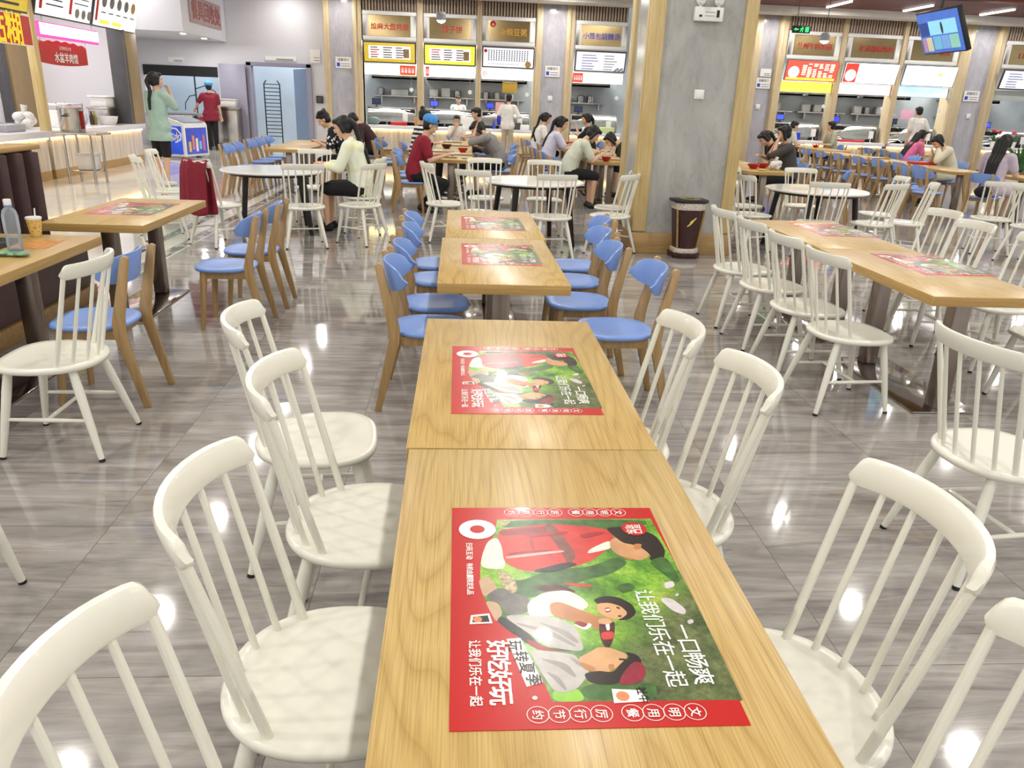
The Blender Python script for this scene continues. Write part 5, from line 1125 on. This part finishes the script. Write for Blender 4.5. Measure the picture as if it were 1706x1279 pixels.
    if cap:
        v, q = [], []; ellip(v, q, o(0, -.028, .072), (.104, .116, .085), HM)
        for k in range(10): ellip(v, q, o(.085 * cos(k * .63), -.025 + .095 * sin(k * .63), .045 + .004 * (k % 2)), (.026, .026, .018))
        a1, a2 = fuse(v, q, .01, 3); MB().add(a1, a2, cap).build('cap', body, smooth=180)
    if mask:
        MB().ell((0, 0, 0), (.045, .03, .032), WHITE, 12, 8, M=Matrix.Translation(o(0, .075, -.095)) @ HM.to_4x4()).build('face_mask', body, smooth=180)
    if extra: extra(body, dict(o=o, nb=nb, chest=chest, waist=waist, arms=arms, P=Pv, up=up, f=f, rt=rt, HM=HM, shl=shl))
    return body
def cloth(n, c): return pm('cloth_' + n, c, .88, var=.07, scale=14, bump=.03)
BLK = cloth('black', '#1b1a1c'); BLUECAP = pm('cap_blue', '#4b8fd0', .7, var=.12, scale=20)
def hairclip(b, k): MB().ell(tuple(k['o'](.05, -.1, .0)), (.012, .02, .045), pm('hair_clip', '#cfc9c2', .3), 8, 6).build('hair_clip', b)
def apron(b, k):
    for s in (-1, 1): MB().tube([k['chest'] + V((s * .08, .14, .02)), k['waist'] + V((s * .1, .15, 0))], .008, BLK, 6).build('apron_strap', b)
def strap(b, k): MB().tube([k['chest'] + V((-.17, -.1, .06)), k['chest'] + V((0, -.165, -.06)), k['waist'] + V((.16, -.1, .0))], .02, BLK, 8).build('bag_strap', b)

person(-5.15, 14.45, -28, 'standing woman in pale green shirt and black shorts by the freezer', cloth('sage', '#a3bfb2'), BLK, sit=False, lean=2, lh=(-.24, .08, .85), rh=(.1, .2, 1.42), sleeve=.85, legcover=.95, hair='tail', head=(-2, 20), shoe=pm('sneaker_white', '#d8d4ce', .5, var=.2, scale=40), scale=1.08, long_top=.1, vox=.012)
person(-6.95, 23.6, 8, 'standing worker in wine red shirt and blue cap at the dish opening', cloth('wine', '#7e1f33'), BLK, sit=False, lean=6, lh=(-.42, .3, 1.05), rh=(.25, .1, .85), sleeve=.7, legcover=1.95, cap=BLUECAP, scale=1.05, long_top=.06, vox=.014)
person(-1.95, 14.3, 90, 'seated person in black shirt with white spots, bent over the table', mk_spot_cloth(), BLK, lean=26, head=(22, 0), lh=(-.12, .42, .8), rh=(.12, .44, .8), sleeve=.95, legcover=.9, hair='messy', vox=.012)
person(-1.75, 17.2, 80, 'seated person in dark maroon shirt leaning forward behind the hoodie', cloth('maroon', '#3a2226'), BLK, lean=34, head=(30, 0), sleeve=1.5, legcover=1.9, hair='bob', vox=.013)
person(-1.2, 10.1, 84, 'seated woman in pale yellow green hoodie looking at her hands', mk_tiedye(), BLK, lean=14, head=(14, 0), lh=(-.1, .42, .78), rh=(.12, .44, .78), sleeve=1.75, legcover=.92, hair='tail', hoodie=True, extra=hairclip, shoe=BLK, vox=.0105, seat=.45)
person(-.62, 12.05, -84, 'seated worker in dark red shirt and blue cap beside the tray table', cloth('crimson', '#8c1f30'), BLK, lean=16, head=(12, 0), lh=(-.16, .42, .8), rh=(.14, .4, .8), sleeve=.75, legcover=1.9, cap=BLUECAP, mask=True, extra=apron, vox=.011, feet=((-.1, .1, .085), (.1, .16, .085)), seat=.45)
person(-.78, 15.6, -86, 'seated person in black and white stripes behind the red shirted worker', mk_stripe_cloth(), BLK, lean=10, head=(10, 0), sleeve=1.4, legcover=1.9, hair='bun', vox=.014)
person(-.02, 19.9, 180, 'child in white facing the camera at the far end of the table', cloth('white', '#e6e2da'), cloth('denim', '#41506a'), lean=4, head=(10, 0), lh=(-.1, .3, .85), rh=(.05, .22, 1.05), sleeve=.7, legcover=1., hair='short', scale=.92, vox=.015)
person(.78, 14.5, 86, 'seated person in grey shirt with a hand raised to the head', cloth('grey', '#908d8a'), BLK, lean=30, head=(34, 0), lh=(-.1, .43, 1.1), rh=(.16, .42, .8), curve=.15, sleeve=1.35, legcover=1., hair='bob', vox=.011)
person(.55, 18.8, 100, 'seated man in olive black behind the grey shirted person', cloth('olive', '#3e4338'), BLK, lean=6, head=(14, 10), sleeve=.8, legcover=1.9, hair='short', vox=.014, seat=.5)
person(1.45, 23.6, -20, 'standing man in white long sleeve shirt at the golden lettering stall', cloth('white', '#e6e2da'), cloth('khaki', '#b5a894'), sit=False, lean=3, rh=(.28, .25, 1.15), lh=(-.22, .12, .95), sleeve=1.9, legcover=1.98, hair='short', head=(10, 0), scale=1.05, vox=.014)
person(1.82, 18.6, -80, 'seated woman in white with black bag strap', cloth('white', '#e6e2da'), BLK, lean=14, head=(14, 0), sleeve=.7, legcover=1., hair='tail', extra=strap, vox=.014)
person(1.72, 15.4, -86, 'seated girl in lavender white shirt with ponytail reaching over the table', cloth('lavender', '#d3cfe0'), cloth('grey', '#908d8a'), lean=20, head=(8, 0), lh=(-.12, .48, .85), rh=(.1, .5, .85), sleeve=.75, legcover=.9, hair='tail', vox=.013)
person(3.08, 18.6, 86, 'seated woman in black facing left beneath the blue lettering', BLK, BLK, lean=8, head=(8, 0), lh=(-.05, .32, 1.05), rh=(.1, .3, .9), sleeve=.9, legcover=1., hair='tail', vox=.014)
person(1.82, 13.1, -84, 'seated person in pale sage t-shirt and black shorts bent over a red bowl', cloth('pale_sage', '#cfd2bd'), BLK, lean=30, head=(26, 0), lh=(-.12, .5, .84), rh=(.12, .52, .84), sleeve=.75, legcover=1.1, hair='bob', vox=.011)
person(3.42, 14.9, 84, 'seated person in dark green black shirt bowed low over the table', cloth('dark_green', '#23291f'), BLK, lean=52, head=(20, 0), lh=(-.14, .5, .8), rh=(.14, .48, .8), sleeve=.8, legcover=1., hair='bob', vox=.012)
person(6.2, 14.9, 92, 'seated person in black leaning over red bowls right of the big pillar', BLK, BLK, lean=34, head=(26, 0), sleeve=.8, legcover=1., hair='tail', vox=.012)
person(5.66, 13.3, 84, 'seated person in charcoal shirt holding hands up to the mouth', cloth('charcoal', '#4c4745'), BLK, lean=12, head=(8, 14), lh=(-.04, .26, 1.12), rh=(.04, .26, 1.1), sleeve=.95, legcover=1., hair='bob', vox=.0115)
person(8.95, 21.6, -80, 'seated person in pale shirt by the blue crate stall', cloth('pale', '#cfcdbd'), BLK, lean=14, head=(18, 0), sleeve=.7, legcover=1., hair='short', vox=.015)
person(10.4, 21.8, 88, 'seated person in light olive shirt looking away to the stall', cloth('light_olive', '#b2b09a'), BLK, lean=8, head=(4, 50), sleeve=.8, legcover=1., hair='short', vox=.015)
person(10.7, 18.6, -84, 'seated girl in pink with long ponytail leaning to eat', cloth('pink', '#e0739c'), cloth('grey', '#908d8a'), lean=30, head=(6, 0), lh=(-.06, .4, 1.0), rh=(.08, .36, .95), sleeve=.8, legcover=1., hair='long', vox=.014)
person(9.86, 15.4, 88, 'seated person in cream long sleeves with black hair hanging forward', cloth('cream', '#d9d3bb'), cloth('cream', '#d9d3bb'), lean=26, head=(32, 0), lh=(-.06, .34, 1.02), rh=(.1, .36, .92), sleeve=1.9, legcover=1.6, hair='bob', vox=.013)
person(13.03, 22.3, 6, 'standing man in white t-shirt with his back turned at the right stalls', cloth('white', '#e6e2da'), cloth('denim', '#41506a'), sit=False, lean=3, sleeve=.8, rh=(.26, .2, 1.1), legcover=1.98, hair='short', head=(8, 0), scale=1.1, vox=.014)
person(8.72, 12.45, -60, 'seated woman in lilac dress with long black hair at the right edge', cloth('lilac', '#c9b9c6'), cloth('lilac', '#c9b9c6'), lean=10, head=(10, 0), sleeve=.7, legcover=.95, hair='long', shoe=BLK, extra=hairclip, vox=.0115)
# ------------------------------------------------------------------ back tables, chairs and what lies on them
def far_table(x, y, label, L=1.4): return table(x, y, label, sy=L / 1.4, group='oak tables in the back of the hall')
far_table(-2.85, 14.3, 'oak table where the spotted shirt person leans', 1.4); far_table(-2.85, 15.72, 'oak table joined behind the spotted shirt table', 1.4)
far_table(-.1, 13.2, 'oak tray table between the dark red worker and grey shirt, nearer half'); far_table(-.08, 14.62, 'oak tray table between the dark red worker and grey shirt, middle'); far_table(-.06, 16.04, 'oak tray table under the striped person, third piece'); far_table(-.04, 17.46, 'oak tray table, far piece by the child')
far_table(2.6, 13.85, 'oak table with the red bowl beside the big pillar'); far_table(2.6, 15.3, 'oak table under the lavender girl'); far_table(2.55, 16.75, 'oak table farthest along the pillar side row'); far_table(2.45, 18.2, 'oak table in front of the woman in black')
far_table(4.9, 12.9, 'oak table with red bowls right of the big pillar'); far_table(4.95, 14.35, 'oak table behind the red bowl table right of the big pillar')
for i, (y, d) in enumerate(((14.4, 'nearest piece'), (15.85, 'piece under the cream sleeves'), (17.3, 'piece before the pink girl'), (18.75, 'piece beside the pink girl'))): far_table(9.16 + i * .0, y - .0, 'long oak table row at the right, ' + d, 1.45)
far_table(9.66, 20.6, 'oak table before the pale shirt, right side'); far_table(9.66, 22.05, 'oak table close to the red menu stall')
far_table(9.75, 12.7, 'oak table of the lilac dressed woman'); far_table(11.8, 20.2, 'oak table far right behind the cream sleeves'); far_table(11.8, 21.7, 'oak table far right near the blank menu stall')
def bch(x, y, f, label): return blue(x, y, f, label, 'blue seat chairs in the back of the hall')
for x, y, f, lb in [(-3.5, 13.25, -90, 'nearest of the left line at the spotted shirt table'), (-3.5, 13.85, -90, 'second of the left line at the spotted shirt table'), (-3.5, 14.75, -90, 'third of the left line at the spotted shirt table'), (-3.5, 15.35, -90, 'fourth of the left line at the spotted shirt table'), (-3.5, 16.1, -90, 'fifth of the left line at the spotted shirt table'),
    (-2.02, 14.3, 90, 'under the spotted shirt person'), (-1.85, 17.2, 84, 'under the dark maroon person'), (-2.1, 15.6, 92, 'behind the spotted shirt person'), (-1.35, 15.6, -80, 'between the hoodie and the dark red worker, nearer'), (-1.3, 16.4, -80, 'between the hoodie and the dark red worker, farther'),
    (-.68, 12.05, -86, 'under the dark red shirted worker'), (-.78, 13.0, -88, 'just behind the dark red shirted worker'), (-.8, 13.6, -90, 'second behind the dark red shirted worker'), (-.84, 15.6, -86, 'under the striped person'),
    (.82, 14.5, 88, 'under the grey shirted person'), (.72, 13.1, 92, 'in front of the grey shirted person'), (.6, 18.8, 100, 'under the man in olive black'), (.95, 16.2, 90, 'behind the grey shirted person'), (-.03, 20.0, 180, 'under the child in white'),
    (1.76, 18.6, -82, 'under the woman with black strap'), (1.66, 15.4, -88, 'under the lavender girl'), (1.95, 16.8, -88, 'behind the lavender girl'), (1.76, 13.1, -86, 'under the pale sage t-shirt person'), (1.7, 14.3, -86, 'between the pale sage and lavender people'), (3.13, 18.6, 88, 'under the woman in black'), (3.48, 14.9, 86, 'under the bowed person'),
    (6.26, 14.9, 92, 'under the leaning person in black'), (5.72, 13.3, 86, 'under the charcoal shirted person'), (5.95, 12.2, 60, 'right of the charcoal shirted person, nearer'), (4.25, 13.0, -90, 'half hidden by the big pillar'),
    (8.55, 14.0, -90, 'first on the left of the long right table row'), (8.55, 14.7, -90, 'second on the left of the long right table row'), (8.6, 15.6, -90, 'third on the left of the long right table row'), (8.6, 16.4, -90, 'fourth on the left of the long right table row'), (8.6, 17.3, -92, 'fifth on the left of the long right table row'), (8.6, 18.2, -90, 'sixth on the left of the long right table row'), (8.65, 19.1, -90, 'seventh on the left of the long right table row'),
    (10.05, 16.6, 90, 'first on the far side of the long right table row'), (10.1, 17.4, 90, 'second on the far side of the long right table row'), (9.91, 15.4, 90, 'under the cream sleeved person'), (10.64, 18.6, -86, 'under the pink girl'), (8.88, 21.6, -82, 'under the pale shirted person'), (10.46, 21.8, 88, 'under the light olive person'), (11.1, 20.0, -90, 'left of the far right oak table, nearer'), (11.1, 20.8, -90, 'left of the far right oak table, farther'), (12.5, 20.4, 90, 'right of the far right oak table'),
    (8.66, 12.45, -62, 'under the lilac dressed woman'), (7.95, 12.95, -75, 'in front of the lilac dressed woman, left one'), (8.1, 13.6, -90, 'behind the lilac dressed woman, empty'), (10.4, 12.6, 90, 'across from the lilac dressed woman')]:
    bch(x, y, f, 'blue seat wooden chair ' + lb)
# trays, bowls, phones
BOWLR = pm('bowl_red', '#b02227', .3, var=.04)
def bowl(x, y, label, r=.09, m=None): return tag(MB().lathe([(r * .5, 0), (r * .55, .008), (r * .9, .05), (r, .075), (r * .96, .075), (r * .82, .05), (r * .4, .02), (0, .018)], m or BOWLR, 22).lathe([(0, .052), (r * .8, .052)], pm('soup', '#a8743f', .3, var=.3, scale=30), 22, caps=False).build('bowl', loc=(x, y, .7505)), label, 'bowl', 'bowls on the back tables')
def tray(x, y, label, m=None): return tag(MB().box(-.2, .2, -.14, .14, 0, .012, m or pm('tray_beige', '#cfc2ae', .4)).box(-.2, .2, -.14, -.125, .012, .03, m or pm('tray_beige', '#cfc2ae', .4)).box(-.2, .2, .125, .14, .012, .03, m or pm('tray_beige', '#cfc2ae', .4)).box(-.16, .0, -.08, .06, .012, .035, WHITE).build('tray', loc=(x, y, .7505), bevel=.003), label, 'tray', 'trays on the back tables')
bowl(-.2, 15.3, 'dark bowl on the tray table behind the napkin pile', .1, pm('bowl_dark', '#4c2422', .3)); bowl(.1, 14.3, 'red bowl in front of the grey shirted person')
for x, y, lb in ((-.2, 12.9, 'beige tray nearest on the tray table'), (.05, 13.6, 'beige tray second on the tray table, right'), (-.25, 14.2, 'beige tray by the dark red worker'), (.05, 16.2, 'beige tray before the striped person'), (-.1, 17.4, 'beige tray before the child')): tray(x, y, lb)
tag(MB().box(-.038, .038, -.08, .08, 0, .009, BLACK).build('phone', loc=(.12, 12.75, .7505), bevel=.003, rotz=.3), 'black phone lying on the tray table edge', 'phone')
tag(MB().box(-.038, .038, -.005, .005, 0, .16, pm('phone_blue', '#2d35b8', .3)).build('phone', loc=(.72, 14.24, 1.235), bevel=.004, rotz=.5), 'blue phone held up by the grey shirted person', 'phone')
bowl(2.48, 13.25, 'red bowl held by the pale sage t-shirt person', .085); tray(2.6, 13.65, 'beige tray by the pale sage t-shirt person'); bowl(2.4, 15.6, 'red bowl before the lavender girl'); bowl(2.5, 17.9, 'red bowl before the woman in black'); tray(2.55, 16.4, 'beige tray on the pillar side row')
t = empty('steel_bin_cabinet', (3.25, 12.65, 0), 0, 'grey steel cabinet with tray ledge beside the big pillar', 'cabinet')
MB().box(-.05, .3, -.2, .2, 0, .92, pm('cabinet_grey', '#a39c92', .35, .3)).build('body', t, bevel=.006); MB().box(-.35, -.05, -.2, .2, .0, .52, pm('cabinet_grey', '#a39c92', .35, .3)).build('ledge', t, bevel=.006)
bowl(4.82, 12.75, 'red bowl nearest the pillar on the right table', .1); bowl(5.05, 12.95, 'red bowl before the charcoal shirted person', .1)
mb = MB(); bag(mb, .6, PBAG); tag(mb.build('plastic_bag', loc=(5.1, 12.55, .7505)), 'white plastic bag on the table of the charcoal shirted person', 'bag')
tag(MB().ell((0, 0, .012), (.09, .06, .014), pm('crumbs_yellow', '#d9b45e', .6, var=.3, scale=50), 10, 6).build('snack', loc=(4.85, 12.42, .7505)), 'yellow food scraps beside the red bowls', 'food')
tag(MB().ell((0, 0, .02), (.09, .06, .025), pm('mask_blue', '#a9d3e6', .7), 12, 7).tube([(.08, 0, .015), (.13, .03, .01), (.1, .08, .006)], .004, WHITE, 6).build('face_mask', loc=(4.72, 9.85, .7505)), 'pale blue face mask lying on the right round table', 'mask')
tag(MB().box(-.22, .22, -.16, .16, 0, .05, RED).build('tray', loc=(9.3, 15.5, .7505), bevel=.01), 'red tray before the cream sleeved person', 'tray'); tray(9.2, 17.0, 'beige tray on the long right row'); bowl(9.7, 21.3, 'red bowl before the pale shirted person')
t = empty('handbag', (8.52, 12.3, .46), rad(-60), 'black handbag on the chair of the lilac dressed woman', 'bag')
MB().ell((0, -.02, .08), (.14, .07, .09), BLK, 14, 9).build('body', t); MB().tube([(-.1, 0, .12), (-.06, 0, .24), (.06, 0, .24), (.1, 0, .12)], .009, BLK, 8).build('strap', t)
# counter clutter of the stalls
def ct(x, z, mb, name, label, cat, y=24.6, group=None, bevel=0): return tag(mb.build(name, loc=(x, y, z), bevel=bevel), label, cat, group)
def rbox(w_, d, h, m): return MB().box(-w_, w_, -d, d, 0, h, m)
ct(-1.75, .8215, rbox(.24, .1, .1, RED), 'tray', 'red tray on the worktop of the first stall', 'tray', bevel=.02); ct(-2.5, .8215, MB().ell((0, 0, .11), (.2, .1, .11), pm('pot_teal', '#6d7f7c', .4), 14, 8), 'covered_basin', 'grey green covered basin on the worktop of the first stall', 'basin')
ct(-1.1, .8215, rbox(.18, .1, .24, pm('crate_orange', '#d08a4e', .45)), 'crate', 'orange crate at the edge between the first two stalls', 'crate', bevel=.01)
ct(.35, .8215, rbox(.2, .1, .3, WHITE), 'carton', 'white carton on the second stall worktop', 'carton', bevel=.01); ct(1.75, .8215, rbox(.16, .1, .2, DGREY), 'basket', 'dark basket on the third stall worktop', 'basket', bevel=.02); ct(2.02, .8215, rbox(.14, .1, .14, WHITE), 'carton', 'white carton at the right end of the third stall', 'carton', bevel=.01)
ct(1.1, .8215, MB().lathe([(.05, 0), (.05, .16), (.02, .22), (.02, .26), (0, .26)], pm('bottle_blue', '#3c4bb0', .3), 12), 'bottle', 'blue bottle on the third stall worktop', 'bottle')
tag(rbox(.22, .012, .3, pm('amber_poster', '#c7a13e', .4)).box(-.18, -.17, -.003, .003, .3, .37, STEEL).box(.17, .18, -.003, .003, .3, .37, STEEL).build('poster', loc=(1.55, 24.74, 1.86), bevel=.003), 'amber notice hanging in the third stall opening', 'poster'); tag(rbox(.13, .01, .36, pm('pink_poster', '#e8aca8', .5)).box(-.01, .01, -.004, .004, -.398, 0, STEEL).build('poster', loc=(1.27, 24.62, 1.22)), 'pink sheet on the glass of the third stall', 'poster')
ct(4.0, .8215, rbox(.2, .1, .14, WHITE), 'carton', 'white carton on the blue lettering stall worktop', 'carton', bevel=.01); ct(4.55, .8215, rbox(.22, .1, .16, pm('tub_lime', '#c6d69a', .4)), 'storage_tub', 'pale lime tub on the blue lettering stall worktop', 'tub', bevel=.02)
ct(10.35, .8215, rbox(.26, .1, .22, pm('crate_blue', '#2c3cc4', .4)), 'crate', 'blue crate on the red menu stall worktop', 'crate', bevel=.01); ct(12.3, .8215, rbox(.4, .1, .06, RED), 'tray', 'long red tray on the middle right stall worktop', 'tray', bevel=.01)
tag(rbox(.2, .01, .28, pm('pink_paper', '#f0b6cf', .6)).box(-.15, -.145, -.003, .003, .28, .67, STEEL).box(.145, .15, -.003, .003, .28, .67, STEEL).build('poster', loc=(14.0, 24.7, 1.55), bevel=.02), 'pink notice in the blank menu stall opening', 'poster')
def flower(x, label, c):
    t = empty('potted_flower', (x, 24.6, .8215), 0, label, 'flower pot', 'potted flowers')
    MB().lathe([(.09, 0), (.12, .16), (.125, .18), (.0, .17)], WHITE, 16).build('pot', t); R = random.Random(int(x * 10)); lv = MB(); fl = MB()
    for k in range(16):
        a = R.uniform(0, 6.28); r = R.uniform(.05, .26); z = R.uniform(.2, .42); lv.tube([(0, 0, .16), (r * .5 * cos(a), r * .3 * sin(a), z * .8), (r * cos(a), r * .5 * sin(a), z)], [.008, .03, .004], pm('leaf_green', '#3f6b3c', .5, var=.3), 5, sq=(1, .35))
    for k in range(3): fl.ell((R.uniform(-.12, .12), -.04, R.uniform(.38, .5)), (.07, .04, .05), pm('petal_' + c, {'red': '#c62b34', 'pink': '#cf6f86'}[c], .5), 8, 6)
    lv.build('leaves', t); fl.build('bloom', t)
flower(17.0, 'potted plant with red blooms on the far right stall counter', 'red'); flower(17.6, 'potted plant with pink blooms on the far right stall counter', 'pink')
t = empty('leafy_plant', (14.3, 19.6, 0), 0, 'tall leafy green plant behind the lilac dressed woman', 'plant'); MB().lathe([(.14, 0), (.18, .3), (.19, .32), (0, .3)], WHITE, 18).build('pot', t); lv = MB(); R = random.Random(5)
for k in range(46):
    a = R.uniform(0, 6.28); r = R.uniform(.1, .42); z = R.uniform(.5, 1.15); lv.tube([(0, 0, .3), (r * .5 * cos(a), r * .5 * sin(a), z * .85), (r * cos(a), r * sin(a), z)], [.006, .045, .004], pm('leaf_green', '#3f6b3c', .5, var=.3), 5, sq=(1, .3))
lv.build('leaves', t)
person(.02, 26.2, 180, 'stall worker in white behind the second stall display case', cloth('white', '#e6e2da'), BLK, sit=False, sleeve=1.2, legcover=1.9, hair='short', scale=1.0, vox=.016, head=(10, 0))
